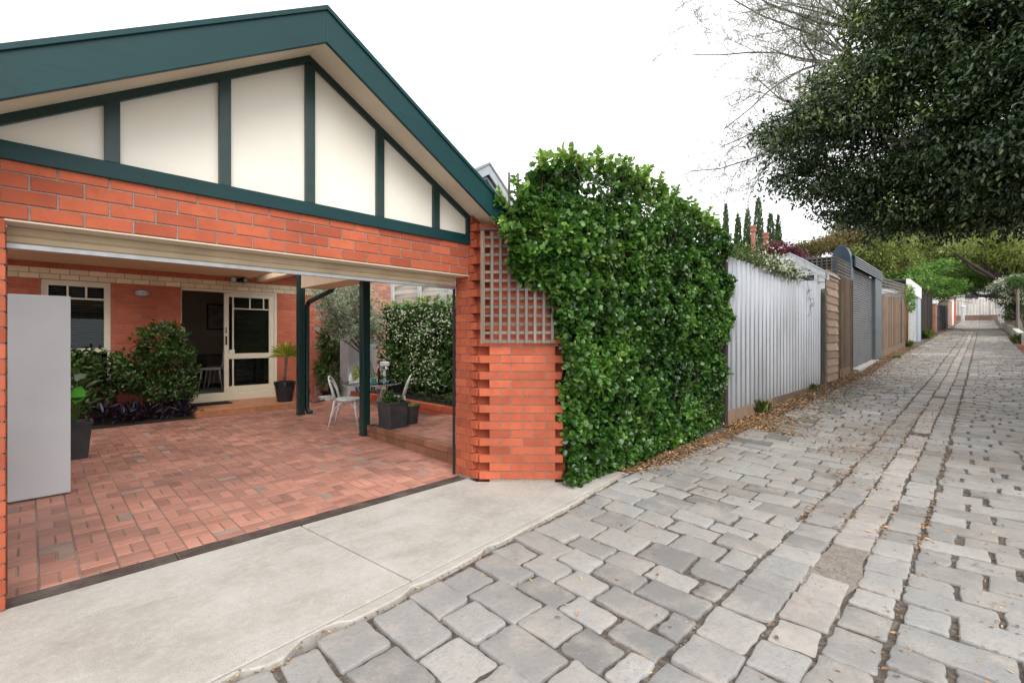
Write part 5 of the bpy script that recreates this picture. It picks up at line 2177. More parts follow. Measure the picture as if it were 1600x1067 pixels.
while x < 33.55:
    xe = min(x + .19, 33.6)
    mb.box(x, x + .035, fence_y(x) - .012, fence_y(x), P(x) + 2.6, P(x) + 3.33, 0, random.random())
    for r_ in range(6):
        zq = 2.6 + r_ * .14
        mb.hexa([(x, fence_y(x) - .026, P(x) + zq), (xe, fence_y(xe) - .026, P(xe) + zq), (x, fence_y(x) - .013, P(x) + zq), (xe, fence_y(xe) - .013, P(xe) + zq),
                 (x, fence_y(x) - .026, P(x) + zq + .04), (xe, fence_y(xe) - .026, P(xe) + zq + .04), (x, fence_y(x) - .013, P(x) + zq + .04), (xe, fence_y(xe) - .013, P(xe) + zq + .04)], 0, random.random())
    x = xe
mb.build('lattice_top', M['wood_grey'], pf)
mb = MB()
x = 24.75
while x < 33.6:
    mb.box(x, x + 3.0, fence_y(x) + .013, fence_y(x) + .03, P(x), P(x) + 2.5)
    x += 3.0
mb.build('rails', M['wood_dark'], pf)
mb = MB()
mb.box(33.65, 34.3, fence_y(34) - .09, fence_y(34) + .1, P(34) - .1, P(34) + 3.2)
tag(mb.build('yellow_post', stdmat('faded_yellow_timber', (.52, .33, .12), (.42, .27, .11), 5, .8)), 'faded yellow timber post at the near edge of the white garage', 'post')
lane_garage('white garage with a pale roller door and deep white fascia farther up the lane', 34.4, 39.6, 41.3, 1.0, 4.02, 4.0, 4.74, M['grey_white'], M['white_paint'], stdmat('pale_blue_grey_post', (.42, .48, .52), (.36, .42, .46), 4, .5), 1, 26)

# farther fences and piers on the left of the lane
df = thing('dark_fence', (46.5, 2.2, 1.4), 'tall dark timber fence just beyond the white garage', 'fence')
mb = MB()
x = 41.4
while x < 51.8:
    mb.box(x, x + .2, fence_y(x) - .02 * random.random(), fence_y(x) + .03, P(x) - .1, P(x) + 3.0 + random.uniform(-.15, .15), 0, random.random())
    x += .21
mb.build('palings', M['wood_dark'], df)
mb = MB()
mb.box(41.4, 51.8, fence_y(46.5) + .14, fence_y(46.5) + .2, 1.0, 4.0)
mb.build('rails', M['wood_dark'], df)
bpier = thing('brick_pier', (53, 2.0, 1.8), 'weathered brick pier with a rounded cap between dark fences', 'pier')
mb = MB()
mb.box(51.9, 55, fence_y(53) - .15, fence_y(53) + .5, P(52) - .1, P(53) + 2.35)
mb.build('shaft', M['brick_old'], bpier)
mb = MB()
mb.prism([(51.8 + 3.3 * k / 10, fence_y(53) - .2, P(53) + 2.351 + .35 * math.sin(math.pi * k / 10)) for k in range(11)], (0, .75, 0))
mb.build('cap', M['grey_white'], bpier)
df2 = MB()
x = 55.1
while x < 70:
    df2.box(x, x + .3, fence_y(x) - .03 * random.random(), fence_y(x) + .03, P(x) - .1, P(x) + 2.4 + random.uniform(-.1, .1), 0, random.random())
    x += .31
tag(df2.build('far_dark_fence', stdmat('grey_stained_fence', (.06, .066, .072), (.09, .09, .09), 3, .8, tone_amt=.3)), 'low dark grey fence beyond the weathered brick pier', 'fence')
for xa, xb, hh, key, lab in ((70.2, 74, 3.0, 'wood_pale', 'pale tan timber wall before the red brick pier at the lane end'),
                             (74.1, 79, 2.9, 'brick_old', 'red brick wall section near the far end of the lane'),
                             (79.1, 84, 3.4, 'white_paint', 'white rendered pier between the brick and red walls'),
                             (85.5, 91, 3.2, 'brick', 'bright red brick pier at the far left end of the lane'),
                             ):
    mb = MB()
    mb.hexa([(xa, fence_y(xa) - .15, P(xa) - .2), (xb, fence_y(xb) - .15, P(xb) - .2), (xa, fence_y(xa) + .6, P(xa) - .2), (xb, fence_y(xb) + .6, P(xb) - .2),
             (xa, fence_y(xa) - .15, P(xa) + hh), (xb, fence_y(xb) - .15, P(xb) + hh), (xa, fence_y(xa) + .6, P(xa) + hh), (xb, fence_y(xb) + .6, P(xb) + hh)])
    mb.hexa([(xa - .05, fence_y(xa) - .2, P(xa) + hh + .002), (xb + .05, fence_y(xb) - .2, P(xb) + hh + .002), (xa - .05, fence_y(xa) + .65, P(xa) + hh + .002), (xb + .05, fence_y(xb) + .65, P(xb) + hh + .002),
             (xa - .05, fence_y(xa) - .2, P(xa) + hh + .12), (xb + .05, fence_y(xb) - .2, P(xb) + hh + .12), (xa - .05, fence_y(xa) + .65, P(xa) + hh + .12), (xb + .05, fence_y(xb) + .65, P(xb) + hh + .12)])
    tag(mb.build('boundary_wall', M[key]), lab, 'wall')
# fence across the end of the lane
ef = thing('end_fence', (97, -.6, P(97)), 'pale timber fence closing the far end of the lane', 'fence')
mb = MB()
y = -4.4
while y < 2.6:
    mb.box(97, 97.05, y, y + .285, P(97) + .7, P(97) + 3.1 + random.uniform(-.08, .08), 0, random.random())
    y += .33
mb.build('palings', stdmat('bleached_paling', (.50, .47, .43), (.40, .37, .33), 2, .85, tone_amt=.25), ef)
mb = MB()
mb.box(96.9, 97.0, -4.4, 2.6, P(97) - .3, P(97) + .7)
mb.build('plinth', M['wood_brown'], ef)
bo = thing('bollard', (92.8, .55, P(92)), 'grey concrete bollard in front of the fence at the lane end', 'bollard')
mb = MB()
mb.lathe((93, .5, P(93) - .1), [(.22, 0), (.2, 2.0), (.25, 2.02), (.25, 2.2), (.12, 2.35)], 14)
mb.build('shaft', M['grey_white'], bo)
fh = thing('far_house', (108, -2, P(108)), 'pale house with a grey roof beyond the fence at the lane end', 'house')
mb = MB()
mb.box(106, 114, -7, 5, P(106) - 1, P(106) + 4.4)
mb.build('wall', M['white_paint'], fh)
mb = MB()
mb.prism([(105.6, -7.4, P(106) + 4.4), (105.6, 5.4, P(106) + 4.4), (110, 5.4, P(106) + 6.4), (110, -7.4, P(106) + 6.4)], (0, 0, .2))
mb.build('roof', M['slate_light'], fh)
for y in (-4, -1.2, 1.6):
    mb = MB()
    mb.box(105.95, 105.99, y, y + 1.5, P(106) + 2.4, P(106) + 3.8)
    wi = mb.build('window', M['slate'], fh)
    mb = MB()
    frame_y = 105.93
    mb.box(105.93, 105.985, y - .1, y, P(106) + 2.3, P(106) + 3.9)
    mb.box(105.93, 105.985, y + 1.5, y + 1.6, P(106) + 2.3, P(106) + 3.9)
    mb.build('frame', M['white_paint'], wi)

# right side of the lane
kw = MB()
xs_ = [7, 12, 18, 24, 30, 34, 37, 40, 44, 48, 52, 58, 64, 72]  # nearer stretch is out of view, added beneath the shading fence
for xa, xb in zip(xs_[:-1], xs_[1:]):
    kw.hexa([(xa, right_y(xa) - .3, P(xa) - .3), (xb, right_y(xb) - .3, P(xb) - .3), (xa, right_y(xa), P(xa) - .3), (xb, right_y(xb), P(xb) - .3),
             (xa, right_y(xa) - .3, P(xa) + .50), (xb, right_y(xb) - .3, P(xb) + .50), (xa, right_y(xa) - .02, P(xa) + .50), (xb, right_y(xb) - .02, P(xb) + .50)])
tag(kw.build('retaining_wall', M['concrete']), 'low concrete retaining wall along the right of the lane', 'wall')
bk = MB()
x = 24.0
while x < 44:
    bk.box(x, x + .3, right_y(x) - .02, right_y(x) + .24, P(x) - .1, P(x) + .02, 0, random.random())
    x += .31
tag(bk.build('brick_edging', M['brick_old']), 'orange brick edging strip at the foot of the low wall', 'kerb')
rpf = MB()
x = 7.0  # near run lies out of view, added to shade lane and ribbed fence
while x < 39.8:
    rpf.box(x, x + .3, right_y(x) - .34, right_y(x) - .31 + .01 * random.random(), P(x) + .3, P(x) + (3.9 if x > 30 else 2.3) + random.uniform(-.04, .04), 0, random.random())
    x += .305
tag(rpf.build('pale_paling_fence', stdmat('pale_painted_paling', (.50, .51, .50), (.42, .42, .40), 3, .8, tone_amt=.12)), 'pale grey paling fence on the low wall at the right frame edge, its unseen near run added for shade', 'fence')
rbf = MB()
x = 46.5
while x < 72:
    rbf.box(x, x + .3, right_y(x) - .34, right_y(x) - .30 + .01 * random.random(), P(x) + .3, P(x) + 3.15 + random.uniform(-.05, .05), 0, random.random())
    x += .305
tag(rbf.build('brown_paling_fence', M['wood_pale']), 'brown paling fence farther up on the right side of the lane', 'fence')
rwf = MB()
x = 74
while x < 96:
    rwf.box(x, x + .5, right_y(x) - .3, right_y(x) - .25, P(x) - .1, P(x) + 2.4 + random.uniform(-.05, .05), 0, random.random())
    x += .51
tag(rwf.build('far_right_fence', M['grey_white']), 'whitish far fence on the right just before the lane end', 'fence')
# =================================================================== trees
M['leaf_far_green'] = leafmat('broad_green_leaf', (.06, .145, .025), (.20, .39, .065), (.42, .58, .13), .45, .45, .4)
M['leaf_pepper'] = leafmat('feathery_yellow_leaf', (.12, .16, .04), (.33, .39, .09), (.55, .54, .14), .5, .45, .45)
M['bark_dark'] = stdmat('dark_bark', (.045, .036, .028), (.07, .055, .045), 8, .95)
M['bark_twig'] = stdmat('grey_twig_bark', (.20, .17, .14), (.13, .11, .09), 6, .9)
M['leaf_cypress'] = leafmat('cypress_leaf', (.03, .055, .024), (.085, .135, .05), (.15, .2, .075), .6, .3, .15)
M['leaf_red'] = leafmat('plum_leaf', (.12, .03, .05), (.30, .08, .12), (.42, .13, .15), .5, .35, .35)
M['leaf_rust'] = leafmat('rusty_shrub_leaf', (.10, .085, .025), (.24, .19, .06), (.45, .26, .10), .5, .35, .35)


def limb_tree(mb, a, b_, r0, r1, depth, g, spread=.5, sag=0.):
    """Recursive limb; returns its twig ends."""
    L_ = (b_ - a).length
    mid = a.lerp(b_, .5) + Vector((g.normal(0, .06), g.normal(0, .06), g.normal(0, .05) + sag)) * L_
    mb.tube([a, a.lerp(mid, .5) + Vector((g.normal(0, .02), g.normal(0, .02), 0)) * L_, mid, mid.lerp(b_, .5), b_], [r0, r0 * .85 + r1 * .15, (r0 + r1) / 2, (r0 * .3 + r1 * .7), r1], 6 if depth > 1 else 4)
    tips = [(mid, b_)]
    if depth > 0:
        for i in range(4 if depth > 1 else 5):
            f = .25 + .7 * (i + g.random()) / 5
            p = a.lerp(mid, f * 2) if f < .5 else mid.lerp(b_, f * 2 - 1)
            d = (b_ - a).normalized() + Vector((g.normal(0, spread), g.normal(0, spread), g.normal(0, spread * .8)))
            ln = L_ * g.uniform(.35, .62)
            r_ = (r0 + (r1 - r0) * f) * .55
            tips += limb_tree(mb, p, p + d.normalized() * ln, max(r_, .004), max(r_ * .3, .003), depth - 1, g, spread, sag)
    return tips


def crown(t_, name, lobes, nclump, per, cr, size, width, mat, seed, droop=0., shell=.5, flat=.7, tmean=.4, tsd=.2, spread=1., tonefun=None):
    g = np.random.default_rng(seed)
    vol = np.array([np.prod(r_) for _, r_ in lobes]) ** .7
    pick = g.choice(len(lobes), nclump, p=vol / vol.sum())
    d = norm(g.normal(size=(nclump, 3)))
    C0 = np.array([list(l[0]) for l in lobes], float)[pick]
    R0 = np.array([list(l[1]) for l in lobes], float)[pick]
    cc = C0 + d * R0 * (1 - shell * g.random((nclump, 1)) ** 1.4)
    cl = np.repeat(cc, per, 0) + g.normal(size=(nclump * per, 3)) * np.array([cr, cr, cr * flat]) * np.repeat(g.uniform(.6, 1.3, nclump), per)[:, None]
    dd = np.repeat(d, per, 0)
    n = len(cl)
    ax = norm(dd * .7 + g.normal(size=(n, 3)) * spread * .7 - np.array([0, 0, droop]))
    nr = norm(dd * .5 + np.array([0, 0, .8]) + g.normal(size=(n, 3)) * .5)
    sz = size * g.uniform(.65, 1.3, n)
    tc = g.normal(tmean, tsd, nclump)
    if tonefun is not None:
        tc = tc + tonefun(cc)
    tone = np.clip(np.repeat(tc, per) + g.normal(0, .12, n), 0, 1)
    return leaf_mesh(name, cl, ax, nr, sz, width, mat, tone, t_)


# ---- the big dark tree overhanging the lane from the right
bt = thing('tree', (11.5, -3.4, P(11) - .1), 'huge dark evergreen tree overhanging the lane at the upper right', 'tree')
g = np.random.default_rng(61)
mb = MB()
tb_ = Vector((11.5, -3.4, -.1))
fork = Vector((11.6, -2.6, 3.9))
mb.tube([tb_, Vector((11.4, -3.2, 1.5)), fork], [.34, .27, .24], 12)
for px, py, t_d in ((1300, 230, 9.6), (1420, 120, 10), (1520, 60, 9), (1500, 250, 9.8), (1590, 200, 8.4), (1350, 300, 10.5), (1560, 330, 11)):
    limb_tree(mb, fork, spot(px, py, t_d + .8), .10, .02, 2, g, .35)
mb.build('trunk', M['bark'], bt, smooth=True)
lob = []
for px, py, t_d, rx, ry, rz in ((1560, 40, 8.6, 1.5, 1.5, 1.3), (1430, 60, 9.3, 1.2, 1.3, 1.0), (1350, 150, 9.8, 1.0, 1.2, .75), (1290, 195, 10.0, .9, .9, .55), (1240, 225, 10.2, .65, .7, .42),
                                (1460, 180, 9.2, 1.3, 1.4, 1.1), (1570, 190, 8.2, 1.3, 1.4, 1.2), (1350, 265, 10, .9, 1.0, .62), (1270, 292, 10.3, .55, .6, .36), (1430, 295, 9.6, 1.1, 1.2, .72),
                                (1540, 290, 9.2, 1.2, 1.3, .72), (1640, 250, 8, 1.3, 1.3, 1.1), (1640, 80, 8.2, 1.4, 1.4, 1.4), (1210, 205, 10.3, .35, .5, .2), (1245, 262, 10.4, .4, .45, .22), (1325, 330, 10.3, .5, .5, .22), (1400, 345, 10, .6, .6, .25), (1590, 335, 9.4, .9, .9, .32), (1490, 345, 9.8, .8, .8, .28), (1390, 20, 9.7, .7, .8, .5), (1480, -80, 9.2, 1.6, 1.6, 1.3)):
    c_ = spot(px, py, t_d)
    lob.append(((c_.x, c_.y, c_.z), (rx, ry, rz)))
crown(bt, 'crown', lob, 1350, 100, .22, .092, .55, M['leaf_dark'], 62, droop=.5, shell=.62, flat=.5, tmean=.34, tsd=.22, tonefun=lambda c_: .45 * np.clip((c_[:, 2] - 5.2) / 2.5, 0, 1) * np.clip((c_[:, 1] - .3) / 1.5, 0, 1))  # upper left clumps toned lighter, light falling there put into leaf colour

for x_, y_, z_, r_ in ((8.5, -5.0, 6.2, 2.4), (12.5, -5.5, 5.5, 2.4), (10.5, -3.6, 7.6, 2.2), (14.5, -2.5, 7.5, 2.2), (16, -5, 6, 2.5)):  # unseen lobes beyond the frame, added to shade the lane
    lob.append(((x_, y_, z_), (r_, r_, r_ * .7)))
crown(bt, 'outer_sprays', lob, 900, 16, .10, .10, .5, M['leaf_dark'], 63, droop=.6, shell=-.16, tmean=.62, tsd=.25)
crown(bt, 'shade_crown', lob[-5:], 900, 34, .25, .13, .55, M['leaf_dark'], 64, droop=.5, shell=.8)

# ---- bare feathery tree behind it
ft = thing('tree', (18.0, -1.0, P(18)), 'sparse almost leafless tree with fine twigs against the white sky', 'tree')
g = np.random.default_rng(71)
mb = MB()
tb_ = Vector((21.5, -3.6, .3))
fork = spot(1440, 170, 16.5)
mb.tube([tb_, tb_.lerp(fork, .5) + Vector((.3, -.4, .3)), fork], [.3, .24, .17], 10)
tips = []
def wander(mb, a, d, L_, r0, depth, g):
    n_ = 6 if depth > 1 else 4
    pts_, p = [a.copy()], a.copy()
    d = d.normalized()
    for i in range(n_):
        d = (d + Vector((g.normal(0, .13), g.normal(0, .13), g.normal(0, .13) + .01))).normalized()
        p = p + d * (L_ / n_)
        pts_.append(p.copy())
    mb.tube(pts_, [r0 * (1 - .7 * i / n_) for i in range(n_ + 1)], 6 if depth > 1 else 3, caps=False)
    if depth == 0:
        tips.append(pts_)
        return
    kk_ = 7 if depth > 1 else 6
    for i in range(kk_):
        f = (.18 + .82 * (i + g.random()) / kk_) * n_
        j = min(int(f), n_ - 1)
        q_ = pts_[j].lerp(pts_[j + 1], f - j)
        dd_ = (pts_[j + 1] - pts_[j]).normalized()
        sd_ = Vector(norm(g.normal(size=3)))
        sd_ = (sd_ - dd_ * sd_.dot(dd_)).normalized()
        wander(mb, q_, dd_ * .75 + sd_ * g.uniform(.45, .95), L_ * g.uniform(.34, .58) * (1.1 - .45 * f / n_), max(.0065, r0 * (1 - .8 * f / n_) * .55), depth - 1, g)


k1, k2, k3 = spot(1345, 95, 15.5), spot(1355, 50, 15.2), spot(1345, 160, 15.5)
for k_ in (k1, k2, k3):
    mb.tube([fork, fork.lerp(k_, .5) + Vector((0, 0, .15)), k_], [.14, .11, .075], 8)
for kk, px, py, t_d in ((k1, 1225, 95, 14.6), (k1, 1140, 128, 14), (k1, 1180, 40, 14.2), (k2, 1210, 5, 14.5), (k2, 1275, -30, 14.6), (k3, 1160, 185, 14.2), (k3, 1220, 170, 14.8),
                        (k3, 1190, 230, 14.6), (k1, 1265, 60, 15.3), (k2, 1340, -20, 15), (k2, 1160, -5, 13.8), (k3, 1195, 265, 14.6), (k3, 1290, 140, 15), (k1, 1180, 75, 14.4), (k1, 1235, 120, 14.9), (k2, 1230, 30, 14.8), (k2, 1300, 0, 15.1), (k3, 1250, 200, 14.9), (k3, 1230, 245, 14.5), (k1, 1280, 95, 15.2), (k1, 1165, 110, 13.9), (k2, 1250, -20, 14.2), (k3, 1180, 150, 14.3), (k1, 1300, 50, 15.4)):
    e = spot(px + g.normal(0, 4), py + g.normal(0, 4), t_d)
    wander(mb, kk, e - kk, (e - kk).length * 1.25, .046, 3, g)
mb.build('trunk', M['bark_twig'], ft, smooth=False)
cc = []
for pts_ in tips:
    for q in range(4):
        p = pts_[int(g.integers(1, len(pts_)))]
        cc.append((p.x + g.normal(0, .05), p.y + g.normal(0, .05), p.z + g.normal(0, .05)))
cc = np.array(cc)
n = len(cc)
leaf_mesh('crown', cc, g.normal(size=(n, 3)) - np.array([0, 0, .6]), g.normal(size=(n, 3)) + np.array([0, 0, .5]), g.uniform(.05, .10, n), .17, M['leaf_olive'], g.uniform(.2, 1, n), ft)

# ---- cypresses and chimneys on the skyline
for i, (px, py, wpx, lab) in enumerate(((1134, 321, 8, 'slim cypress nearest the hedge, leftmost of the skyline row'), (1153, 337, 12, 'shorter blunt cypress second from the left on the skyline'),
                                        (1168, 329, 13, 'slim cypress just left of the taller chimney'), (1185, 313, 16, 'tallest cypress standing between the two brick chimneys'),
                                        (1204, 335, 15, 'bushy cypress just right of the shorter chimney'), (1216, 339, 11, 'rightmost cypress of the skyline row'))):
    td = 42 + 2 * (i % 3)
    top = spot(px, py, td)
    ty_ = thing('cypress_tree', (top.x, top.y, 1.0), lab, 'tree', 'row of cypresses on the skyline')
    mb = MB()
    mb.tube([(top.x, top.y, .6), (top.x, top.y, top.z - 1)], [.16, .03], 8)
    mb.build('trunk', M['bark'], ty_)
    g = np.random.default_rng(80 + i)
    wr = wpx / 733 * td / 2
    n = 2600
    f = g.random(n) ** .7
    zz = top.z - f * (top.z - 3.0)
    rr_ = wr * np.minimum(1, (f * (top.z - 3.0) / 5.0) ** .62) * (.8 + .3 * g.random(n)) * 1.0
    th = g.uniform(0, 6.28, n)
    c = np.stack([top.x + rr_ * np.cos(th), top.y + rr_ * np.sin(th), zz], 1)
    ax = np.stack([np.cos(th) * .35, np.sin(th) * .35, np.ones(n)], 1) + g.normal(0, .2, (n, 3))
    leaf_mesh('crown', c, ax, np.stack([np.cos(th), np.sin(th), np.zeros(n)], 1) + g.normal(0, .3, (n, 3)), g.uniform(.22, .42, n), .45, M['leaf_cypress'], np.clip(g.normal(.45, .22, n), 0, 1), ty_)

ch = thing('chimney_house', (43, 14, 1.0), 'brick house beyond the fence with two tall red brick chimneys', 'house')
q1, q2 = spot(1177, 353, 40), spot(1196.5, 364, 40)
hx, hy = (q1.x + q2.x) / 2, (q1.y + q2.y) / 2
mb = MB()
mb.box(hx - 4, hx + 4, hy - 3, hy + 5, .3, 4.6)
mb.build('wall', M['brick'], ch)
mb = MB()
mb.prism([(hx - 4.4, hy - 3.4, 4.6), (hx - 4.4, hy + 5.4, 4.6), (hx - 4.4, hy + 1, 6.4)], (8.8, 0, 0))
mb.build('roof', M['slate'], ch)
M['chim'] = brickmat('chimney_brick', (.34, .12, .085), (.44, .19, .14), (.30, .10, .08))
for q in (q1, q2):
    mb = MB()
    w_ = .14
    brick_skin(mb, (q.x - w_, q.y - w_, 0), (1, 0, 0), (0, -1, 0), 2 * w_, 5.0, q.z - .5, .10, .16)
    brick_skin(mb, (q.x - w_, q.y + w_, 0), (0, -1, 0), (-1, 0, 0), 2 * w_, 5.0, q.z - .5, .10, .16)
    mb.box(q.x - w_ + .006, q.x + w_, q.y - w_ + .006, q.y + w_, 4.9, q.z - .45, 1)
    c_ = mb.build('chimney', [M['chim'], M['mortar']], ch)
    mb = MB()
    mb.box(q.x - .2, q.x + .2, q.y - .2, q.y + .2, q.z - .5, q.z - .32)
    mb.box(q.x - .17, q.x + .17, q.y - .17, q.y + .17, q.z - .32, q.z - .15)
    mb.box(q.x - .22, q.x + .22, q.y - .22, q.y + .22, q.z - .15, q.z)
    mb.build('chimney_cap', M['chim'], c_)


def small_tree(name, label, cat, lobes_px, base, nclump, per, cr, size, width, mat, seed, trunk_r=.08, **kw):
    lob_ = []
    for px, py, td, rx, ry, rz in lobes_px:
        c_ = spot(px, py, td)
        lob_.append(((c_.x, c_.y, c_.z), (rx, ry, rz)))
    t_ = thing(name, base, label, cat)
    g = np.random.default_rng(seed + 500)
    mb = MB()
    b0 = Vector(base) - Vector((0, 0, .1))
    cen = Vector((0, 0, 0))
    for c_, _ in lob_:
        cen += Vector(c_)
    cen /= len(lob_)
    fk = b0.lerp(cen, .5)
    mb.tube([b0, b0.lerp(fk, .5) + Vector((.1, 0, 0)) * trunk_r * 4, fk], [trunk_r, trunk_r * .8, trunk_r * .7], 8)
    for c_, r_ in lob_:
        limb_tree(mb, fk, Vector(c_) + Vector((0, 0, r_[2] * .4)), trunk_r * .5, trunk_r * .1, 1, g, .5)
    mb.build('trunk', M['bark_dark'], t_, smooth=True)
    crown(t_, 'crown', lob_, nclump, per, cr, size, width, mat, seed, **kw)
    return t_


small_tree('plum_tree', 'purple red leaved small tree above the pale ribbed fence', 'tree',
           [(1200, 398, 17, .45, .5, .3), (1222, 396, 17, .4, .5, .3), (1238, 402, 17.2, .25, .4, .2), (1182, 404, 17, .3, .4, .18)], (15.0, 6.2, .3), 240, 30, .1, .09, .45, M['leaf_red'], 91, .06)
small_tree('shrub_tree', 'rust and olive shrub rising behind the white gabled shed', 'shrub',
           [(1262, 392, 20, .6, .6, .35), (1290, 385, 20.5, .6, .7, .32), (1318, 372, 21, .6, .7, .4), (1160, 402, 15, .2, .3, .15)], (20, 5.0, .4), 330, 26, .14, .10, .5, M['leaf_rust'], 92, .06)
small_tree('lane_tree', 'olive green tree behind the dark roller door garage', 'tree',
           [(1345, 385, 30, 1.3, 1.5, 1.0), (1380, 372, 31, 1.5, 1.6, 1.1), (1420, 378, 33, 1.6, 1.6, 1.2), (1340, 350, 31, 1.2, 1.3, .8), (1395, 405, 32, 1.4, 1.4, .7), (1365, 415, 31, 1.2, 1.2, .45)], (31.5, 7.5, .9), 620, 30, .26, .20, .5, M['leaf_pepper'], 93, .16, droop=.4, tmean=.3)
small_tree('lane_tree', 'bright green layered tree reaching over the lane beyond the white garage', 'tree',
           [(1420, 424, 40, 1.6, 1.4, .5), (1455, 418, 42, 1.8, 1.6, .55), (1440, 440, 42, 1.7, 1.5, .5), (1475, 446, 44, 1.8, 1.6, .6), (1500, 430, 46, 1.6, 1.5, .6), (1405, 436, 38, 1.0, 1.2, .45), (1450, 458, 43, 1.3, 1.2, .35), (1520, 440, 47, 1.4, 1.4, .45), (1480, 405, 45, 1.7, 1.6, .7), (1470, 458, 44, 1.5, 1.3, .4), (1505, 452, 48, 1.6, 1.4, .4), (1430, 450, 41, 1.2, 1.2, .35), (1395, 420, 38, 1.0, 1.0, .5)], (44.5, 4.6, 1.4), 950, 30, .26, .19, .55, M['leaf_far_green'], 94, .2, flat=.35, tmean=.42, tsd=.22)
pt_ = small_tree('lane_tree', 'yellow green feathery tree leaning across the lane from the right', 'tree',
                 [(1480, 385, 44, 2.2, 2.0, 1.4), (1520, 400, 46, 2.2, 2.2, 1.5), (1560, 380, 44, 2.4, 2.2, 1.7), (1600, 400, 42, 2.2, 2.2, 1.6), (1560, 420, 46, 2.0, 2.0, 1.0), (1440, 375, 43, 2.0, 2.0, 1.2), (1640, 390, 40, 2.2, 2.2, 1.6), (1520, 355, 45, 2.4, 2.2, 1.3)],
                 (60, -4.2, 2.0), 1100, 30, .32, .24, .35, M['leaf_pepper'], 95, .4, droop=.9, tmean=.5)
g = np.random.default_rng(96)
mb = MB()
b0 = Vector((60, -3.9, P(60)))
mb.tube([b0 - Vector((0, 0, .5)), b0 + Vector((0, 0, 2.6))], [.4, .3], 10)
for e, r_ in ((spot(1508, 452, 52), .16), (spot(1540, 440, 53), .2), (spot(1555, 420, 52), .2), (spot(1530, 425, 50), .14)):
    limb_tree(mb, b0 + Vector((0, 0, 2.6)), e, r_ * 1.4, .05, 1, g, .3, .03)
mb.build('limb', M['bark_dark'], pt_, smooth=True)
dk = [(spot(1553, 452, 47), (.9, 1.0, .9)), (spot(1562, 436, 46), (1.2, 1.2, .8)), (spot(1540, 436, 48), (1.0, 1.0, .6))]
crown(pt_, 'inner_crown', [((c_.x, c_.y, c_.z), r_) for c_, r_ in dk], 110, 26, .25, .2, .4, M['leaf_dark'], 195, droop=.8)
small_tree('far_tree', 'bright bush hanging over the fence at the lane end', 'tree',
           [(1538, 462, 80, 2.0, 2.4, .9), (1555, 468, 78, 1.2, 1.6, .7)], (108, -8.6, 3.2), 200, 30, .35, .30, .5, M['leaf_lime'], 97, .2)
small_tree('far_tree', 'tall green trees massed behind the house at the lane end', 'tree',
           [(1500, 440, 105, 5, 6, 2.5), (1545, 440, 108, 5, 6, 3), (1460, 440, 100, 4, 5, 3), (1580, 430, 100, 5, 5, 4), (1500, 405, 110, 5, 6, 4), (1420, 420, 95, 5, 5, 4), (1380, 410, 90, 5, 5, 4), (1560, 390, 105, 6, 6, 4)],
           (118, -3, 5), 700, 26, .8, .6, .5, M['leaf_far_green'], 98, .5)
# flowering creeper on the right fence
small_tree('flowering_creeper', 'white flowering creeper over the fence on the right of the lane', 'creeper',
           [(1572, 450, 35, .45, .9, .4), (1582, 444, 34, .5, .8, .5), (1583, 470, 34, .3, .8, .7), (1594, 438, 33, .5, .8, .4), (1585, 490, 34, .22, .5, .5)], (48.0, -2.9, P(48) + .3), 330, 26, .14, .11, .6, M['leaf_jasmine'], 99, .06)
q = [o_ for o_ in bpy.data.objects if o_.name == 'flowering_creeper'][0]
lobq = []
for px, py, td, rx, ry, rz in ((1572, 447, 34.6, .45, .9, .4), (1582, 441, 33.6, .5, .8, .45), (1583, 462, 33.7, .3, .6, .6)):
    c_ = spot(px, py, td)
    lobq.append(((c_.x, c_.y, c_.z), (rx, ry, rz)))
crown(q, 'flowers', lobq, 150, 12, .12, .075, .9, M['petal'], 100, shell=.1)

# jasmine tumbling over the ribbed fence
jv = thing('jasmine_creeper', (10.5, 2.95, 2.8), 'white flowered creeper tumbling over the top of the ribbed metal fence', 'creeper')
g = np.random.default_rng(101)
xs_ = np.concatenate([g.uniform(8.4, 11.9, 330), g.uniform(10.2, 12.6, 140)])
zz = 2.86 + np.abs(g.normal(0, .10, len(xs_))) * np.interp(xs_, [8.4, 9.5, 12, 12.8], [1.9, 1.3, 1.2, .4]) - .10 * g.random(len(xs_)) * np.interp(xs_, [8.4, 10.2, 11, 12.6], [.3, .7, 1.4, 1.2])
c = np.stack([xs_, 3.12 - .02 * xs_ - .06 + g.normal(0, .09, len(xs_)), zz], 1)
k = 6
sz = g.uniform(.035, .07, len(c) * k)
C_, A_, N_ = sprigs(c, np.tile([[0, -.7, .6]], (len(c), 1)) + g.normal(0, .3, c.shape), k, sz, .95, .4)
leaf_mesh('foliage', C_, A_, N_, sz, .6, M['leaf_plain'], np.clip(g.normal(.6, .25, len(sz)), 0, 1), jv)
sel = xs_ > 9.6
c = c[sel] + g.normal(0, .05, c[sel].shape) + np.array([0, -.03, .02])
sz = g.uniform(.03, .05, len(c) * 4)
C_, A_, N_ = sprigs(c, np.tile([[0, -.8, .5]], (len(c), 1)), 4, sz, 1.1, .2)
leaf_mesh('flowers', C_, A_, N_, sz, .8, M['petal'], np.full(len(sz), .5), jv)
mb = MB()
for i in range(12):
    x0 = g.uniform(8.5, 12.2)
    mb.tube([(x0, 3.0 - .02 * x0, 2.7), (x0 + .2, 2.98 - .02 * x0, 2.93), (x0 + .6, 3.0 - .02 * x0, 2.95)], .006, 4)
mb.build('stem', M['bark'], jv)
fs_ = thing('hanging_sprig', (13.3, 2.8, 2.3), 'pale dangling sprig of dry flowers against the ribbed fence', 'sprig')
mb = MB()
mb.tube([(13.15, 2.80, 2.9), (13.2, 2.77, 2.6), (13.35, 2.76, 2.3), (13.3, 2.76, 2.05)], .004, 4)
mb.build('stem', M['bark'], fs_)
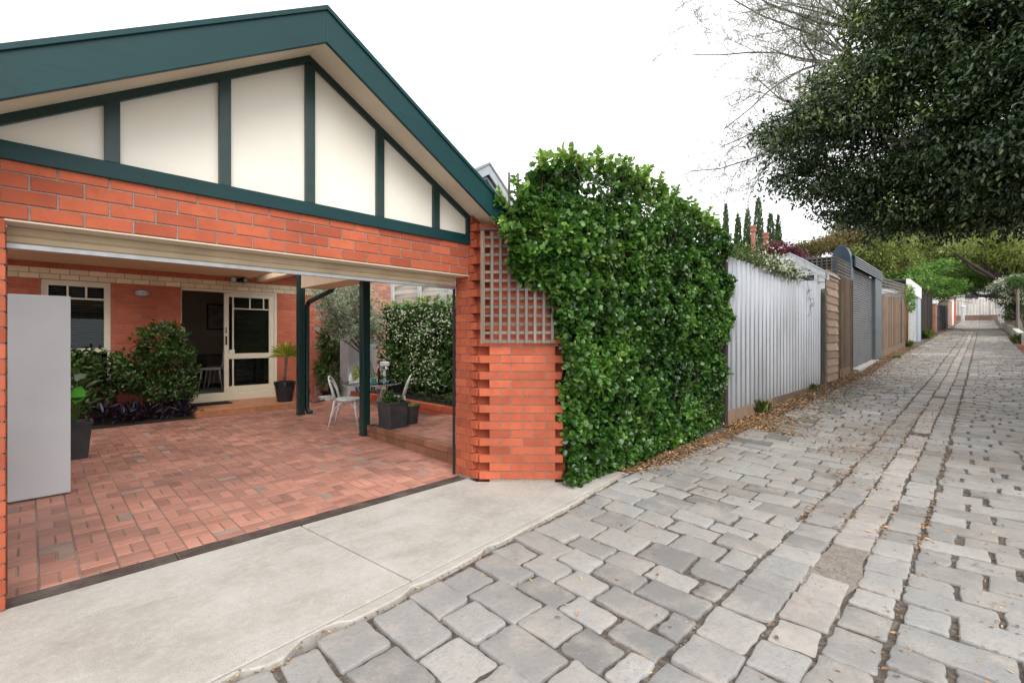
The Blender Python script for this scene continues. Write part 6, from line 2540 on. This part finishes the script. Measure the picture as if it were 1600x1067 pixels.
c = np.array([[13.1, 2.76, 2.62], [13.18, 2.76, 2.6], [13.2, 2.75, 2.42], [13.35, 2.75, 2.44], [13.3, 2.75, 2.3], [13.4, 2.75, 2.28], [13.28, 2.75, 2.08]])
for q in c:
    sz = g.uniform(.05, .09, 5)
    C_, A_, N_ = sprigs(q[None, :], np.array([[0, -.5, -.6]]), 5, sz, .9, .0)
    leaf_mesh('flower', C_, A_, N_, sz, .4, M['petal'], np.full(5, .5), fs_)
vp = thing('climbing_vine', (33.4, 2.4, P(33) + 2.5), 'green vine draped on the post beside the white garage', 'creeper')
q = spot(1418, 452, 26)
bush(vp, 'foliage', [((33.4, 2.35, P(33) + 2.9), (.7, .25, .45)), ((33.9, 2.3, P(33) + 2.4), (.4, .2, .5))], 150, 6, .13, M['leaf_far_green'], .5, 111,
     stems=[([(33.6, 2.38, P(33)), (33.6, 2.36, P(33) + 1.5), (33.5, 2.36, P(33) + 2.9)], [.03, .025, .015])])

# weeds and grass tufts
M['leaf_weed'] = leafmat('weed_blade', (.06, .10, .02), (.16, .22, .05), (.3, .36, .1), .5)


def tuft(x_, y_, label, n, L_, w_=.06, name='grass_tuft'):
    g = np.random.default_rng(int(x_ * 100))
    c = np.stack([x_ + g.normal(0, .10, n), y_ + g.normal(0, .05, n), np.full(n, P(x_) - .03)], 1)
    ax = np.stack([g.normal(0, .5, n), g.normal(-.15, .4, n), np.ones(n)], 1)
    o_ = leaf_mesh(name, c, ax, g.normal(size=(n, 3)) + np.array([0, -1, .2]), L_ * g.uniform(.5, 1.1, n), w_, M['leaf_weed'], g.random(n))
    return tag(o_, label, 'weed')


tuft(9.75, 2.83, 'tuft of grass at the timber plinth of the ribbed fence', 110, .26)
tuft(13.6, 2.78, 'small mossy tuft near the far end of the ribbed fence', 90, .16)
tuft(43.2, 2.05, 'leafy weeds at the foot of the dark fence past the white garage', 160, .7, .25, 'weed_clump')
tuft(37.0, -1.9, 'green plant on the low wall at the right frame edge', 120, .6, .2, 'weed_clump')
tuft(24.9, 2.1, 'bright moss clump on the leaf litter before the lattice fence', 120, .12, .3, 'weed_clump')
tuft(33.2, 2.28, 'yellowing weeds at the foot of the yellow post', 90, .4, .15, 'weed_clump')

# =================================================================== fallen leaves
M['litter'], nt, b = base_mat('fallen_leaf')
t = tone_sock(nt)
cr_ = N(nt, 'ShaderNodeValToRGB')
nt.links.new(t, cr_.inputs[0])
el = cr_.color_ramp.elements
el[0].position, el[0].color = 0, (.10, .045, .022, 1)
el[1].position, el[1].color = 1, (.62, .42, .14, 1)
for p_, c_ in ((.3, (.18, .09, .045, 1)), (.55, (.33, .18, .08, 1)), (.8, (.48, .32, .17, 1))):
    e = el.new(p_)
    e.color = c_
nt.links.new(cr_.outputs[0], b.inputs['Base Color'])
b.inputs['Roughness'].default_value = .7
g = np.random.default_rng(121)
cs, ss2 = [], []


def litter(n, xf, yf, s0, s1):
    for i in range(n):
        x_ = xf()
        y_ = yf(x_)
        cs.append((x_, y_, zl(x_, y_) + g.uniform(-.004, .014)))
        ss2.append(g.uniform(s0, s1))


litter(15000, lambda: 8.0 + 26 * g.random() ** 1.7, lambda x_: fence_y(x_) - .06 - abs(g.normal(0, .46)), .03, .065)
litter(4200, lambda: g.uniform(4.6, 8.6), lambda x_: edge(x_) + .22 - abs(g.normal(0, .17)), .02, .045)
litter(1500, lambda: 4.5 + 40 * g.random() ** 1.6, lambda x_: yc(x_) + float(g.choice([.40, .12, -.12, -.35])) + g.normal(0, .03), .025, .05)
for xc_, yc_, n_, r_ in ((7.5, 1.25, 260, .22), (8.6, .95, 300, .28), (9.4, .75, 260, .3), (11.5, .5, 420, .5), (6.3, .95, 130, .15), (16, .3, 300, .8)):
    litter(n_, lambda: xc_ + g.normal(0, r_ * 1.5), lambda x_: yc_ + g.normal(0, r_), .022, .045)
litter(900, lambda: 2 + 28 * g.random() ** 1.3, lambda x_: g.uniform(right_y(max(x_, 6)), edge(x_) - .05), .02, .045)
litter(1500, lambda: 40 + 30 * g.random(), lambda x_: g.uniform(right_y(x_), fence_y(x_) - .2) if g.random() < .4 else fence_y(x_) - .2 - abs(g.normal(0, .5)), .06, .12)
litter(350, lambda: g.uniform(.3, 4.6), lambda x_: broken(x_) - .012 + g.normal(0, .012), .012, .026)
x_ = -.5
litter(1500, lambda: .8 + 9 * g.random() ** 1.3, lambda x_: yc(x_) - .36 - .38 * g.integers(0, 5) + g.normal(0, .05), .012, .028)
cs, ss2 = np.array(cs), np.array(ss2)
n = len(cs)
o = leaf_mesh('fallen_leaves', cs, np.stack([g.normal(size=n), g.normal(size=n), g.normal(0, .18, n)], 1), np.stack([g.normal(0, .3, n), g.normal(0, .3, n), np.ones(n)], 1), ss2, .5, M['litter'], np.clip(g.beta(2, 2, n), 0, 1))
tag(o, kind='stuff')
